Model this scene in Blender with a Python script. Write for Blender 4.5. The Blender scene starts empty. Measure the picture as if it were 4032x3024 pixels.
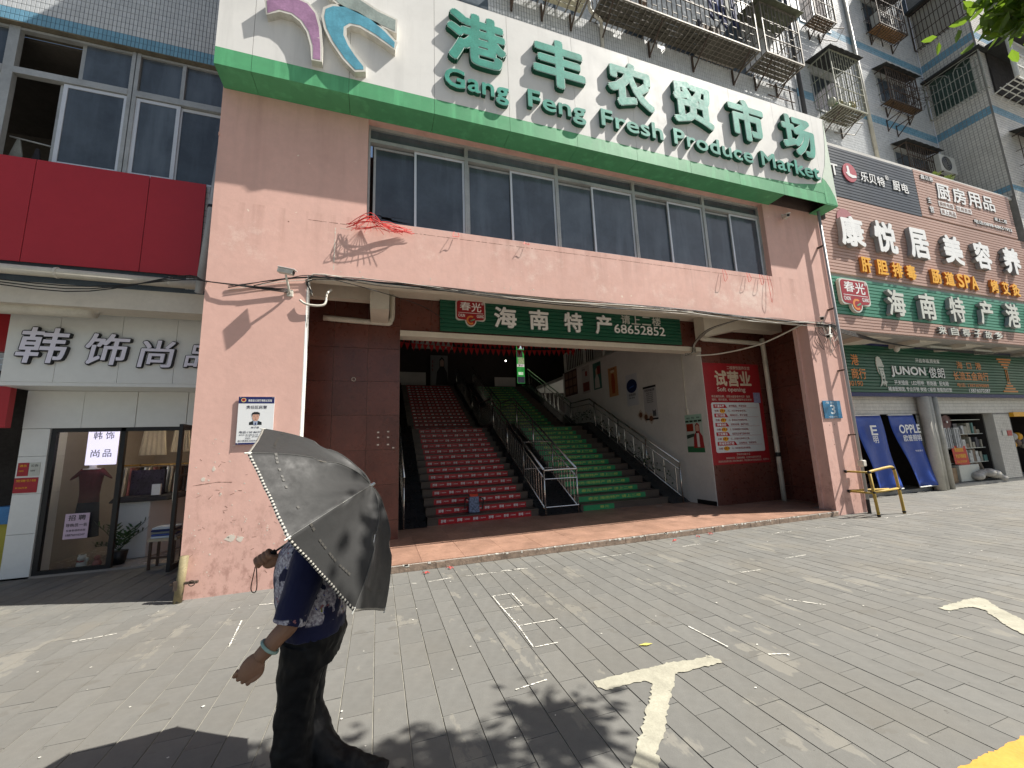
import bpy, bmesh, math, random
from mathutils import Vector, Matrix
random.seed(7)
R = math.radians
scene = bpy.context.scene
COL = scene.collection
rnd = random.uniform

# ------------------------------------------------------------------ camera, sky, sun, exposure
cam_d = bpy.data.cameras.new('camera'); cam = bpy.data.objects.new('camera', cam_d); COL.objects.link(cam)
cam_d.sensor_width = 36; cam_d.lens = 13.96; cam_d.clip_start = .05; cam_d.clip_end = 900
yaw, pit, rol = R(18.759), R(9.077), R(-2.055)
fw = Vector((math.sin(yaw)*math.cos(pit), math.cos(yaw)*math.cos(pit), math.sin(pit)))
r0 = Vector((math.cos(yaw), -math.sin(yaw), 0)); u0 = r0.cross(fw)
rt = math.cos(rol)*r0 + math.sin(rol)*u0; up = -math.sin(rol)*r0 + math.cos(rol)*u0
m = Matrix((rt, up, -fw)).transposed().to_4x4(); m.translation = Vector((0, 0, 1.6))
cam.matrix_world = m
scene.camera = cam
SUN = Vector((2.75, -1.0, 3.75)).normalized()
world = bpy.data.worlds.new('World'); scene.world = world; world.use_nodes = True
wn = world.node_tree; bg = wn.nodes['Background']
sky = wn.nodes.new('ShaderNodeTexSky'); sky.sky_type = 'NISHITA'; sky.sun_disc = False
sky.sun_elevation = math.asin(SUN.z); sky.sun_rotation = math.atan2(SUN.x, SUN.y)
sky.air_density = 1.2; sky.dust_density = 2.5; sky.ozone_density = 1.0
wn.links.new(sky.outputs[0], bg.inputs[0]); bg.inputs[1].default_value = .056
sl = bpy.data.lights.new('sun', 'SUN'); sl.energy = 5.0; sl.angle = R(.53); sl.color = (1, .955, .88)
so = bpy.data.objects.new('sun', sl); COL.objects.link(so)
so.rotation_euler = (-SUN).to_track_quat('-Z', 'Y').to_euler()
vs = scene.view_settings; vs.view_transform = 'Standard'; vs.look = 'None'; vs.exposure = .90; vs.gamma = 1
vs.use_curve_mapping = False
scene.cycles.max_bounces = 7; scene.cycles.diffuse_bounces = 4; scene.cycles.transparent_max_bounces = 12

# ------------------------------------------------------------------ materials
def lin(h):
    if not isinstance(h, str): return tuple(h)
    c = [int(h[i:i+2], 16)/255 for i in (0, 2, 4)]
    return tuple(v/12.92 if v <= .04045 else ((v+.055)/1.055)**2.4 for v in c)
def nn(t, k, **kw):
    n = t.nodes.new(k)
    for a, v in kw.items(): setattr(n, a, v)
    return n
def mixc(t, fac, a, b, mode='MIX'):
    n = nn(t, 'ShaderNodeMix', data_type='RGBA', blend_type=mode)
    for i, v in ((0, fac), (6, a), (7, b)):
        if hasattr(v, 'links') or isinstance(v, bpy.types.NodeSocket): t.links.new(v, n.inputs[i])
        elif i == 0: n.inputs[0].default_value = v
        else: n.inputs[i].default_value = (*v, 1)
    return n.outputs[2]
def noise(t, vec, scale, detail=4, rough=.55, lo=0., hi=1., sx=(1, 1, 1)):
    mp = nn(t, 'ShaderNodeMapping'); mp.inputs['Scale'].default_value = sx; t.links.new(vec, mp.inputs[0])
    n = nn(t, 'ShaderNodeTexNoise'); n.inputs['Scale'].default_value = scale
    n.inputs['Detail'].default_value = detail; n.inputs['Roughness'].default_value = rough
    t.links.new(mp.outputs[0], n.inputs['Vector'])
    r = nn(t, 'ShaderNodeMapRange'); r.inputs[1].default_value = lo; r.inputs[2].default_value = hi
    t.links.new(n.outputs[0], r.inputs[0]); return r.outputs[0]
MATS = {}
def mat(name, col, rough=.6, var=.12, scale=2.5, bump=0., bscale=40, metal=0., spec=.4, island=0., dirt=0., dirtcol='2c2a26',
        streak=0., chips=0., chipcol='e8dccb', sheen=0., emit=0., alpha=None):
    if name in MATS: return MATS[name]
    m = bpy.data.materials.new(name); m.use_nodes = True; t = m.node_tree
    b = t.nodes['Principled BSDF']; tc = nn(t, 'ShaderNodeTexCoord'); v = tc.outputs['Object']
    c = lin(col)
    lo_ = tuple(x*(1-var) for x in c); hi_ = tuple(min(1, x*(1+var)) for x in c)
    out = mixc(t, noise(t, v, scale, 6, .6, .3, .7), lo_, hi_)
    if var > .02:
        f2 = noise(t, v, scale*11, 5, .65, .35, .65)
        n = nn(t, 'ShaderNodeMapRange'); n.inputs[3].default_value = 1-var*.5; n.inputs[4].default_value = 1+var*.4
        t.links.new(f2, n.inputs[0]); cb = nn(t, 'ShaderNodeCombineColor')
        for i in range(3): t.links.new(n.outputs[0], cb.inputs[i])
        out = mixc(t, 1., out, cb.outputs[0], 'MULTIPLY')
    if island:
        g = nn(t, 'ShaderNodeNewGeometry'); oi = nn(t, 'ShaderNodeObjectInfo')
        ad = nn(t, 'ShaderNodeMath', operation='ADD'); t.links.new(g.outputs['Random Per Island'], ad.inputs[0]); t.links.new(oi.outputs['Random'], ad.inputs[1])
        fr = nn(t, 'ShaderNodeMath', operation='FRACT'); t.links.new(ad.outputs[0], fr.inputs[0])
        r = nn(t, 'ShaderNodeMapRange'); r.inputs[3].default_value = 1-island; r.inputs[4].default_value = 1+island*.6
        t.links.new(fr.outputs[0], r.inputs[0]); cb = nn(t, 'ShaderNodeCombineColor')
        for i in range(3): t.links.new(r.outputs[0], cb.inputs[i])
        out = mixc(t, 1., out, cb.outputs[0], 'MULTIPLY')
    if streak: out = mixc(t, noise(t, v, 5, 5, .6, .52, .8, (1, 1, .09)), out, tuple(x*(1-streak) for x in c))
    if dirt:
        f = noise(t, v, 1.6, 8, .7, .5, .75); mu = nn(t, 'ShaderNodeMath', operation='MULTIPLY'); mu.inputs[1].default_value = dirt
        t.links.new(f, mu.inputs[0]); out = mixc(t, mu.outputs[0], out, lin(dirtcol))
    if chips: out = mixc(t, noise(t, v, 9, 7, .65, .70-chips*.1, .72-chips*.1), out, lin(chipcol))
    t.links.new(out, b.inputs['Base Color'])
    b.inputs['Roughness'].default_value = rough; b.inputs['Metallic'].default_value = metal
    b.inputs['Specular IOR Level'].default_value = spec
    if sheen: b.inputs['Sheen Weight'].default_value = sheen
    if rough > .15:
        rr = nn(t, 'ShaderNodeMapRange'); rr.inputs[3].default_value = rough*.82; rr.inputs[4].default_value = min(1, rough*1.15)
        t.links.new(noise(t, v, scale*6, 5, .6, .3, .7), rr.inputs[0]); t.links.new(rr.outputs[0], b.inputs['Roughness'])
    if bump:
        bp = nn(t, 'ShaderNodeBump'); bp.inputs['Strength'].default_value = bump; bp.inputs['Distance'].default_value = .01
        t.links.new(noise(t, v, bscale, 6, .6), bp.inputs['Height']); t.links.new(bp.outputs[0], b.inputs['Normal'])
    if emit:
        t.links.new(out, b.inputs['Emission Color']); b.inputs['Emission Strength'].default_value = emit
    MATS[name] = m; return m

def glass(name, tint, mixf=.75, rough=.05):
    m = bpy.data.materials.new(name); m.use_nodes = True; t = m.node_tree
    b = t.nodes['Principled BSDF']; b.inputs['Base Color'].default_value = (*lin(tint), 1); b.inputs['Roughness'].default_value = rough
    b.inputs['Specular IOR Level'].default_value = .6
    tr = nn(t, 'ShaderNodeBsdfTransparent'); mx = nn(t, 'ShaderNodeMixShader'); mx.inputs[0].default_value = mixf
    tc = nn(t, 'ShaderNodeTexCoord')
    if mixf > .4:
        o = mixc(t, noise(t, tc.outputs['Object'], 1.3, 6, .7, .4, .8), lin(tint), tuple(x*1.9 for x in lin(tint)))
        o = mixc(t, noise(t, tc.outputs['Object'], 4, 5, .6, .5, .85, (1,1,.12)), o, tuple(x*2.2 for x in lin(tint)))
        oi = nn(t, 'ShaderNodeObjectInfo'); mr = nn(t, 'ShaderNodeMapRange'); mr.inputs[3].default_value = .65; mr.inputs[4].default_value = 1.35; t.links.new(oi.outputs['Random'], mr.inputs[0])
        cb = nn(t, 'ShaderNodeCombineColor'); [t.links.new(mr.outputs[0], cb.inputs[i]) for i in range(3)]
        t.links.new(mixc(t, 1., o, cb.outputs[0], 'MULTIPLY'), b.inputs['Base Color'])
        bp = nn(t, 'ShaderNodeBump'); bp.inputs['Strength'].default_value = .25; bp.inputs['Distance'].default_value = .02; t.links.new(noise(t, tc.outputs['Object'], 2.2, 2), bp.inputs['Height']); t.links.new(bp.outputs[0], b.inputs['Normal'])
    t.links.new(b.outputs[0], mx.inputs[2]); t.links.new(tr.outputs[0], mx.inputs[1])
    t.links.new(mx.outputs[0], t.nodes['Material Output'].inputs[0]); return m

# ------------------------------------------------------------------ mesh helpers
class MB:
    def __init__(s): s.v = []; s.f = []; s.m = []
    def quad(s, a, b, c, d, mi=0):
        n = len(s.v); s.v += [tuple(a), tuple(b), tuple(c), tuple(d)]; s.f.append((n, n+1, n+2, n+3)); s.m.append(mi); return s
    def box(s, x0, y0, z0, x1, y1, z1, mi=0, skip=''):
        n = len(s.v); s.v += [(x0,y0,z0),(x1,y0,z0),(x1,y1,z0),(x0,y1,z0),(x0,y0,z1),(x1,y0,z1),(x1,y1,z1),(x0,y1,z1)]
        for k, f in (('b',(0,3,2,1)),('t',(4,5,6,7)),('f',(0,1,5,4)),('r',(1,2,6,5)),('k',(2,3,7,6)),('l',(3,0,4,7))):
            if k not in skip: s.f.append(tuple(n+i for i in f)); s.m.append(mi)
        return s
    def hull(s, pts8, mi=0):           # eight corners, same order as box
        n = len(s.v); s.v += [tuple(p) for p in pts8]
        for f in ((0,3,2,1),(4,5,6,7),(0,1,5,4),(1,2,6,5),(2,3,7,6),(3,0,4,7)): s.f.append(tuple(n+i for i in f)); s.m.append(mi)
        return s
    def tube(s, pts, r, seg=8, mi=0, cap=True):
        pts = [Vector(p) for p in pts]; rs = r if isinstance(r, (list, tuple)) else [r]*len(pts)
        n0 = len(s.v); prev = None
        for i, p in enumerate(pts):
            d = (pts[min(i+1, len(pts)-1)] - pts[max(i-1, 0)]); d = d.normalized() if d.length > 1e-9 else Vector((0,0,1))
            if prev is None:
                a = d.orthogonal().normalized()
            else:
                a = prev - d*prev.dot(d); a = a.normalized() if a.length > 1e-6 else d.orthogonal().normalized()
            prev = a; b = d.cross(a)
            for k in range(seg):
                t = 2*math.pi*k/seg; s.v.append(tuple(p + (a*math.cos(t)+b*math.sin(t))*rs[i]))
        for i in range(len(pts)-1):
            for k in range(seg):
                k2 = (k+1) % seg; s.f.append((n0+i*seg+k, n0+i*seg+k2, n0+(i+1)*seg+k2, n0+(i+1)*seg+k)); s.m.append(mi)
        if cap:
            s.f.append(tuple(n0+k for k in reversed(range(seg)))); s.m.append(mi)
            s.f.append(tuple(n0+(len(pts)-1)*seg+k for k in range(seg))); s.m.append(mi)
        return s
    def prism(s, outline, O, U, V, W, d0, d1, mi=0, side=None):   # outline in (U,V), thickness along W from d0 to d1 (d1 = face side)
        O, U, V, W = map(Vector, (O, U, V, W)); n = len(s.v); k = len(outline)
        for d in (d0, d1): s.v += [tuple(O+U*a+V*b+W*d) for a, b in outline]
        s.f.append(tuple(n+k+i for i in range(k))); s.m.append(mi)
        s.f.append(tuple(n+i for i in reversed(range(k)))); s.m.append(mi)
        for i in range(k):
            j = (i+1) % k; s.f.append((n+i, n+j, n+k+j, n+k+i)); s.m.append(mi if side is None else side)
        return s
    def ball(s, c, r, seg=10, rings=7, mi=0, sc=(1,1,1)):
        n = len(s.v); c = Vector(c)
        for i in range(rings+1):
            a = math.pi*i/rings
            for k in range(seg):
                t = 2*math.pi*k/seg; s.v.append((c.x+r*sc[0]*math.sin(a)*math.cos(t), c.y+r*sc[1]*math.sin(a)*math.sin(t), c.z+r*sc[2]*math.cos(a)))
        for i in range(rings):
            for k in range(seg):
                k2 = (k+1) % seg; s.f.append((n+i*seg+k, n+(i+1)*seg+k, n+(i+1)*seg+k2, n+i*seg+k2)); s.m.append(mi)
        return s
    def loft(s, rings, seg=28, mi=0):  # rings: (centre, rx vector, ry vector)
        n = len(s.v)
        for c, a, b in rings:
            c, a, b = Vector(c), Vector(a), Vector(b)
            for k in range(seg):
                t = 2*math.pi*k/seg; s.v.append(tuple(c+a*math.cos(t)+b*math.sin(t)))
        for i in range(len(rings)-1):
            for k in range(seg):
                k2 = (k+1) % seg; s.f.append((n+i*seg+k, n+i*seg+k2, n+(i+1)*seg+k2, n+(i+1)*seg+k)); s.m.append(mi)
        s.f.append(tuple(n+k for k in reversed(range(seg)))); s.m.append(mi)
        s.f.append(tuple(n+(len(rings)-1)*seg+k for k in range(seg))); s.m.append(mi)
        return s
    def build(s, name, mats, parent=None, smooth=False, bevel=0., kind=None, label=None):
        me = bpy.data.meshes.new(name); me.from_pydata(s.v, [], s.f)
        if not isinstance(mats, (list, tuple)): mats = [mats]
        for m in mats: me.materials.append(m)
        if len(mats) > 1: me.polygons.foreach_set('material_index', s.m)
        if smooth: me.polygons.foreach_set('use_smooth', [True]*len(me.polygons))
        me.update()
        o = bpy.data.objects.new(name, me); COL.objects.link(o)
        if bevel:
            b = o.modifiers.new('b', 'BEVEL'); b.width = bevel; b.segments = 2; b.limit_method = 'ANGLE'
        adopt(o, parent)
        if kind: o['kind'] = kind
        if label: o['label'] = label
        return o
def adopt(o, parent):
    if parent is not None:
        o.parent = parent
        if parent.type == 'EMPTY': o.location = -Vector(parent['base'])
def tag(o, label, cat, group=None, kind=None):
    o['label'] = label; o['category'] = cat
    if group: o['group'] = group
    if kind: o['kind'] = kind
    return o
def thing(name, label, cat, loc=(0, 0, 0), group=None):
    o = bpy.data.objects.new(name, None); o.empty_display_size = .2; COL.objects.link(o); o.location = loc; o['base'] = tuple(float(c) for c in loc)
    return tag(o, label, cat, group)
def struct(o): o['kind'] = 'structure'; return o
def copy_tree(o, dloc=None, parent=None):
    c = o.copy(); COL.objects.link(c)
    if parent: c.parent = parent
    if dloc is not None: c.location = Vector(o.location)+Vector(dloc)
    for ch in list(o.children): copy_tree(ch, None, c)
    return c

# ---- lettering: text outlines turned into meshes
def text_geo(s, bold=0., depth=0.):
    c = bpy.data.curves.new('t', 'FONT'); c.body = s; c.size = 1; c.offset = bold; c.extrude = depth/2; c.resolution_u = 3
    o = bpy.data.objects.new('t', c); COL.objects.link(o)
    dg = bpy.context.evaluated_depsgraph_get(); me = bpy.data.meshes.new_from_object(o.evaluated_get(dg))
    vs_ = [tuple(v.co) for v in me.vertices]; fs = [tuple(p.vertices) for p in me.polygons]; nz = [p.normal.z for p in me.polygons]
    bpy.data.objects.remove(o); bpy.data.curves.remove(c); bpy.data.meshes.remove(me)
    return vs_, fs, nz
def text_into(mb, s, x0, z0, x1, z1, O, U, V, W, d0, d1, bold=0., mi=0, side=None, face=None, slant=0.):
    """letters of s stretched over the box x0..x1, z0..z1 of the plane O,U,V; solid from d0 to d1 along W"""
    th = abs(d1-d0); solid = th > .004
    v, f, nz = text_geo(s, 0., 1. if solid else 0.)
    if not v: return
    B = bold*(z1-z0)*.8
    ax = min(p[0] for p in v); bx = max(p[0] for p in v); ay = min(p[1] for p in v); by = max(p[1] for p in v)
    O, U, V, W = map(Vector, (O, U, V, W)); x0 += B; x1 -= B; z0 += B; z1 -= B
    dirs = [(0, 0)] if B < 1e-5 else [(-.75,-.75),(.75,-.75),(.75,.75),(-.75,.75)] + ([(0,1),(0,-1),(1,0),(-1,0)] if bold >= .03 else [])
    for q, (ox, oz) in enumerate(dirs):
        n = len(mb.v)
        for p in v:
            a = x0+(p[0]-ax)/(bx-ax+1e-9)*(x1-x0)+ox*B; b = z0+(p[1]-ay)/(by-ay+1e-9)*(z1-z0)+oz*B; a += slant*(b-z0)
            d = (d0+(p[2]+.5)*(d1-d0))-q*.00025 if solid else d1+q*.0001
            mb.v.append(tuple(O+U*a+V*b+W*d))
        for p, z in zip(f, nz):
            mb.f.append(tuple(n+i for i in p)); mb.m.append(side if (side is not None and solid and abs(z) < .5) else mi)
FR = lambda y: ((0, y, 0), (1, 0, 0), (0, 0, 1), (0, -1, 0))       # plane facing the street at depth y
SX = lambda x: ((x, 0, 0), (0, -1, 0), (0, 0, 1), (-1, 0, 0))      # plane facing -x ; first coordinate is -y
def letter(parent, s, x0, z0, x1, z1, fr, depth, mats, bold=.02, name='letter', slant=0., base=0.):
    mb = MB(); text_into(mb, s, x0, z0, x1, z1, *fr, base, base+depth, bold, 0, 1 if len(mats) > 1 else None, slant=slant)
    return mb.build(name, mats, parent)
def lettering(parent, items, fr, m, name='lettering', off=.002):
    mb = MB()
    for it in items:
        s, x0, z0, x1, z1 = it[:5]; text_into(mb, s, x0, z0, x1, z1, *fr, off, off, it[5] if len(it) > 5 else .012)
    return mb.build(name, m, parent)
def path(pts, n=6):            # smooth curve through points
    P = [Vector(p) for p in pts]; out = []
    for i in range(len(P)-1):
        p0 = P[max(i-1, 0)]; p1 = P[i]; p2 = P[i+1]; p3 = P[min(i+2, len(P)-1)]
        for k in range(n):
            t = k/n; out.append(.5*((2*p1)+(p2-p0)*t+(2*p0-5*p1+4*p2-p3)*t*t+(3*p1-p0-3*p2+p3)*t**3))
    out.append(P[-1]); return out
def sag(a, b, d, n=10):
    a, b = Vector(a), Vector(b); return [a.lerp(b, i/n)+Vector((0, 0, -4*d*(i/n)*(1-i/n))) for i in range(n+1)]
def rr(x0, z0, x1, z1, r, n=5):  # rounded rectangle outline
    o = []
    for cx, cz, a0 in ((x1-r, z1-r, 0), (x0+r, z1-r, 90), (x0+r, z0+r, 180), (x1-r, z0+r, 270)):
        o += [(cx+r*math.cos(R(a0+90*i/n)), cz+r*math.sin(R(a0+90*i/n))) for i in range(n+1)]
    return o
def slats(parent, x0, x1, z0, z1, n, y, m, th=.03, gap=.16, back=None, name='slat'):
    h = (z1-z0)/n
    if back: MB().box(x0, y, z0, x1, y+.03, z1).build('backing', back, parent)
    base = MB().hull([(0,-th,h*gap),(1,-th,h*gap),(1,0,0),(0,0,0),(0,-th,h*.92),(1,-th,h*.92),(1,0,h),(0,0,h)])
    o = base.build(name, m, parent); p0 = Vector(o.location)
    for i in range(n):
        q = o if i == 0 else o.copy()
        if i: COL.objects.link(q)
        q.location = p0+Vector((x0, y-.001, z0+i*h)); q.scale = (x1-x0, 1, 1)

# ---- ceramic tile facing: every tile a raised slab of five faces
def tile_geo(us, vs_, hole=None):
    pass
def tiles(parent, O, U, V, W, u0, u1, v0, v1, mats, band, pu=.05, pv=.1, holes=(), objs=0, th=.004, gap=.006):
    """U x V grid on plane; band(v) -> material index; holes = list of (u0,u1,v0,v1)"""
    O, U, V, W = map(Vector, (O, U, V, W)); mb = MB(); singles = []
    nu = int((u1-u0)/pu); nv = int((v1-v0)/pv)
    cells = []
    for j in range(nv):
        for i in range(nu):
            a = u0+i*pu; b = v0+j*pv; ca = a+pu/2; cb = b+pv/2
            if any(h[0] < ca < h[1] and h[2] < cb < h[3] for h in holes): continue
            cells.append((a, b, ca, cb))
    take = set()
    if objs:
        take = set(c[:2] for c in sorted(cells, key=lambda c: -c[0]*.2+c[1])[:objs])
    def one(mb, o, a, b, mi):
        g = gap/2; n = len(mb.v)
        p = [(a+g, b+g), (a+pu-g, b+g), (a+pu-g, b+pv-g), (a+g, b+pv-g)]
        e = .0015; q = [(a+g+e, b+g+e), (a+pu-g-e, b+g+e), (a+pu-g-e, b+pv-g-e), (a+g+e, b+pv-g-e)]
        tl = [rnd(-.0007, .0007) for _ in range(4)]
        mb.v += [tuple(o+U*x+V*y) for x, y in p]+[tuple(o+U*x+V*y+W*(th+tl[k])) for k, (x, y) in enumerate(q)]
        mb.f.append((n+4, n+5, n+6, n+7)); mb.m.append(mi)
        for k in range(4):
            l = (k+1) % 4; mb.f.append((n+k, n+l, n+4+l, n+4+k)); mb.m.append(mi)
    protos = {}
    for a, b, ca, cb in cells:
        mi = band(cb)
        if (a, b) in take:
            if mi not in protos:
                t = MB(); one(t, Vector((0,0,0)), 0, 0, 0); o = t.build('tile', mats[mi], parent); protos[mi] = (o, Vector(o.location)); q = o
            else:
                q = protos[mi][0].copy(); COL.objects.link(q)
            q.location = protos[mi][1]+O+U*a+V*b
        else: one(mb, O, a, b, mi)
    if mb.v: mb.build('tile_facing', mats, parent, kind='stuff')

# ------------------------------------------------------------------ palette
PINK = mat('pink_plaster', (.66,.41,.345), .85, .07, .8, bump=.16, bscale=14, dirt=.10, dirtcol='7b5a50', streak=.10, chips=.10, chipcol='e6d8c6')
def worn_low():   # extra dirt towards the base: rain splash and peeling, a stain with its own shape
    t = PINK.node_tree; b = t.nodes['Principled BSDF']; src = b.inputs['Base Color'].links[0].from_socket
    tc = nn(t, 'ShaderNodeTexCoord'); sp = nn(t, 'ShaderNodeSeparateXYZ'); t.links.new(tc.outputs['Object'], sp.inputs[0])
    mr = nn(t, 'ShaderNodeMapRange'); mr.inputs[1].default_value = 1.5; mr.inputs[2].default_value = 0.; t.links.new(sp.outputs[2], mr.inputs[0])
    f = noise(t, tc.outputs['Object'], 7, 8, .72, .5, .62, (1,1,.7)); mu = nn(t, 'ShaderNodeMath', operation='MULTIPLY')
    t.links.new(mr.outputs[0], mu.inputs[0]); t.links.new(f, mu.inputs[1])
    m2 = nn(t, 'ShaderNodeMath', operation='MULTIPLY'); m2.inputs[1].default_value = .5; t.links.new(mu.outputs[0], m2.inputs[0])
    o = mixc(t, m2.outputs[0], src, lin('7d5348'))
    def ramp_(lo, hi):
        r = nn(t, 'ShaderNodeMapRange'); r.inputs[1].default_value = lo; r.inputs[2].default_value = hi; t.links.new(sp.outputs[2], r.inputs[0]); return r.outputs[0]
    def mul(p, q):
        k = nn(t, 'ShaderNodeMath', operation='MULTIPLY'); t.links.new(p, k.inputs[0])
        if isinstance(q, float): k.inputs[1].default_value = q
        else: t.links.new(q, k.inputs[1])
        return k.outputs[0]
    class mg2: outputs = [mul(mul(mul(ramp_(4.12, 4.3), ramp_(5.02, 4.75)), noise(t, tc.outputs['Object'], .9, 10, .78, .52, .64)), .55)]
    sill = mul(mul(ramp_(4.3, 5.03), ramp_(5.06, 5.05)), noise(t, tc.outputs['Object'], 6, 5, .6, .50, .7, (1,1,.06))); o = mixc(t, mul(sill, .3), o, lin('8a5f52'))
    up_ = mul(mul(ramp_(5.2, 6.7), ramp_(6.9, 6.8)), noise(t, tc.outputs['Object'], 4, 6, .6, .50, .75, (1,1,.08))); o = mixc(t, mul(up_, .4), o, lin('9a7468'))
    o = mixc(t, mg2.outputs[0], o, lin('ead8cb')); t.links.new(o, b.inputs['Base Color'])
worn_low()
WHITE = mat('white_paint', (.74,.74,.71), .5, .04, 1.2, streak=.12, dirt=.06)
SIGNW = mat('sign_white', (.70,.69,.66), .6, .03, .7, streak=.14, dirt=.08, spec=.12)
GREEN = mat('sign_green', (.095,.34,.16), .5, .08, 1., streak=-.5, dirt=.08, spec=.25)
GREEND = mat('letter_side_green', (.012,.085,.052), .5, .15, 3, spec=.2)
TEAL = mat('letter_face_teal', (.060,.29,.225), .55, .25, 3.2, streak=-.35, spec=.12)
RIM = mat('letter_rim', (.45,.58,.52), .6, .1, 3, spec=.1)
PALEG = mat('pale_green_panel', (.58,.66,.55), .45, .05, 1)
CREAM = mat('cream_paint', (.60,.55,.46), .7, .07, 1.5, bump=.15, bscale=25, dirt=.12)
PLASTER = mat('white_plaster', (.66,.64,.60), .8, .06, 1.3, bump=.2, bscale=18, dirt=.12, dirtcol='6f6a60')
MARBLE = mat('red_granite', (.125,.042,.030), .30, .28, 1.6, bump=.03, bscale=160, island=.14, spec=.5, dirt=.10, dirtcol='5a4238')
GROUT = mat('pale_grout', (.30,.24,.20), .9, .1)
TERRA = mat('terracotta_tile', (.33,.195,.14), .42, .24, 3, bump=.05, bscale=90, island=.12, dirt=.3, dirtcol='8a6a50')
CONC = mat('concrete', (.34,.33,.30), .85, .12, 2, bump=.3, bscale=30, dirt=.15)
PAVE = mat('paving_basalt', (.158,.156,.144), .75, .12, 1.3, bump=.14, bscale=110, island=.07, dirt=.32, dirtcol='7a7364', spec=.25)
JOINT = mat('joint_sand', (.30,.285,.24), .95, .25, 1.5, bump=.2, bscale=60, dirt=.7, dirtcol='1d1b17')
ALU = mat('aluminium', (.40,.41,.40), .5, .12, 3, metal=.25, dirt=.3)
ALUW = mat('pale_aluminium', (.62,.65,.69), .4, .05, 3, metal=.15)
STEEL = mat('stainless_steel', (.58,.57,.54), .25, .1, 6, metal=.95)
IRON = mat('rusty_iron', (.085,.062,.048), .7, .35, 6, metal=.3, dirt=.5, dirtcol='3a2216')
IRONP = mat('weathered_bars', (.185,.165,.135), .6, .3, 5, metal=.2, dirt=.35, dirtcol='4a3020')
IRONW = mat('white_enamel_bars', (.62,.62,.57), .5, .12, 5, dirt=.2)
TILEW = mat('wall_tile_white', (.55,.57,.58), .3, .05, 2, island=.07, dirt=.14, dirtcol='6c7074', streak=.08)
TILEB = mat('wall_tile_blue', (.17,.35,.47), .3, .08, 2, island=.10, dirt=.12)
TJOINT = mat('tile_joint', (.075,.10,.125), .9, .2)
TILEC = mat('wall_tile_cream', (.62,.60,.55), .35, .05, 2, island=.08, dirt=.25, dirtcol='6c6a60')
TJOINT2 = mat('tile_joint_grey', (.25,.24,.22), .9, .2)
PVC = mat('grey_pvc', (.36,.38,.39), .45, .1, 3, dirt=.2)
PVCW = mat('cream_pvc', (.56,.53,.45), .45, .08, 3, dirt=.35, dirtcol='3e3a30')
REDP = mat('red_panel', (.40,.022,.030), .42, .06, .8, dirt=.03)
BLACK = mat('black_plastic', (.012,.012,.013), .45, .2, 4)
WIRE = mat('cable_black', (.018,.017,.016), .6, .2, 9)
WIREW = mat('cable_white', (.58,.55,.48), .5, .2, 9)
DARK = mat('dark_interior', (.035,.030,.028), .8, .3, 2)
GREENS = mat('green_slat', (.010,.085,.048), .4, .12, 2, dirt=.08)
GREENL = mat('green_slat_light', (.060,.225,.150), .45, .12, 2, dirt=.1, streak=-.2)
BROWNS = mat('pink_brown_slat', (.42,.275,.225), .55, .14, 1.2, dirt=.15, dirtcol='6b3846', streak=-.2)
GREYS = mat('charcoal_slat', (.055,.066,.078), .42, .16, 1.5, streak=-.2)
SLATB = mat('slat_gap_dark', (.02,.014,.012), .8, .2)
LETW = mat('letter_white', (.80,.80,.78), .4, .05, 3, dirt=.06)
LETS = mat('letter_side_grey', (.30,.31,.31), .5, .1, 3)
LETC = mat('letter_cream', (.55,.56,.50), .45, .08, 3, dirt=.1)
YEL = mat('letter_yellow', (.80,.40,.02), .45, .08, 3)
ORG = mat('letter_orange', (.62,.22,.05), .5, .12, 3)
BADGE = mat('badge_red', (.30,.012,.018), .4, .08, 3)
NAVY = mat('navy_blue', (.012,.018,.10), .5, .1)
STICKR = mat('sticker_red', (.44,.012,.020), .38, .1, 2, dirt=.15)
STICKG = mat('sticker_green', (.02,.28,.10), .38, .1, 2, dirt=.15)
STEPM = mat('step_stone', (.085,.062,.048), .5, .2, 3, bump=.08, bscale=80, dirt=.2)
BLKST = mat('black_stone', (.020,.021,.023), .3, .35, 3, bump=.04, bscale=100, dirt=.2, dirtcol='3a3c3e')
PGLASS = glass('tinted_window_glass', (.058,.071,.085), .95, .12)
SGLASS = glass('shop_glass', (.03,.035,.04), .16, .03)
YPAINT = mat('yellow_paint', (.43,.29,.06), .6, .15, 4, chips=.5, chipcol='6e675a')
MARKP = mat('pale_road_paint', (.35,.335,.265), .8, .16, 7, bump=.3, bscale=45, dirt=.35, dirtcol='7a766a', chips=.6, chipcol='77756b')
def pave_stains():
    t = PAVE.node_tree; b = t.nodes['Principled BSDF']; o = b.inputs['Base Color'].links[0].from_socket
    g = nn(t, 'ShaderNodeNewGeometry'); v = g.outputs['Position']
    o = mixc(t, noise(t, v, 1.9, 5, .62, .60, .625, (1.6,.7,1)), o, (.200,.192,.168)); o = mixc(t, noise(t, v, 2.7, 4, .6, .645, .66, (1,1.4,1)), o, (.135,.131,.118))
    o = mixc(t, noise(t, v, 16, 4, .6, .70, .73), o, (.08,.078,.07)); f = noise(t, v, .8, 4, .6, .45, .7); mu = nn(t, 'ShaderNodeMath', operation='MULTIPLY'); mu.inputs[1].default_value = .35; t.links.new(f, mu.inputs[0])
    t.links.new(mixc(t, mu.outputs[0], o, (.15,.138,.115)), b.inputs['Base Color'])
pave_stains()
RAILP = mat('old_yellow_paint', (.24,.20,.11), .75, .3, 9, chips=1.3, chipcol='55534c', dirt=.5)
MARKY = mat('yellow_road_paint', (.55,.29,.045), .75, .12, 6, bump=.2, bscale=45)
PLASTERSP = mat('white_filler', (.66,.64,.57), .9, .1, 5)
REDT = mat('red_tape', (.65,.05,.04), .6, .2, 5)

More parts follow.
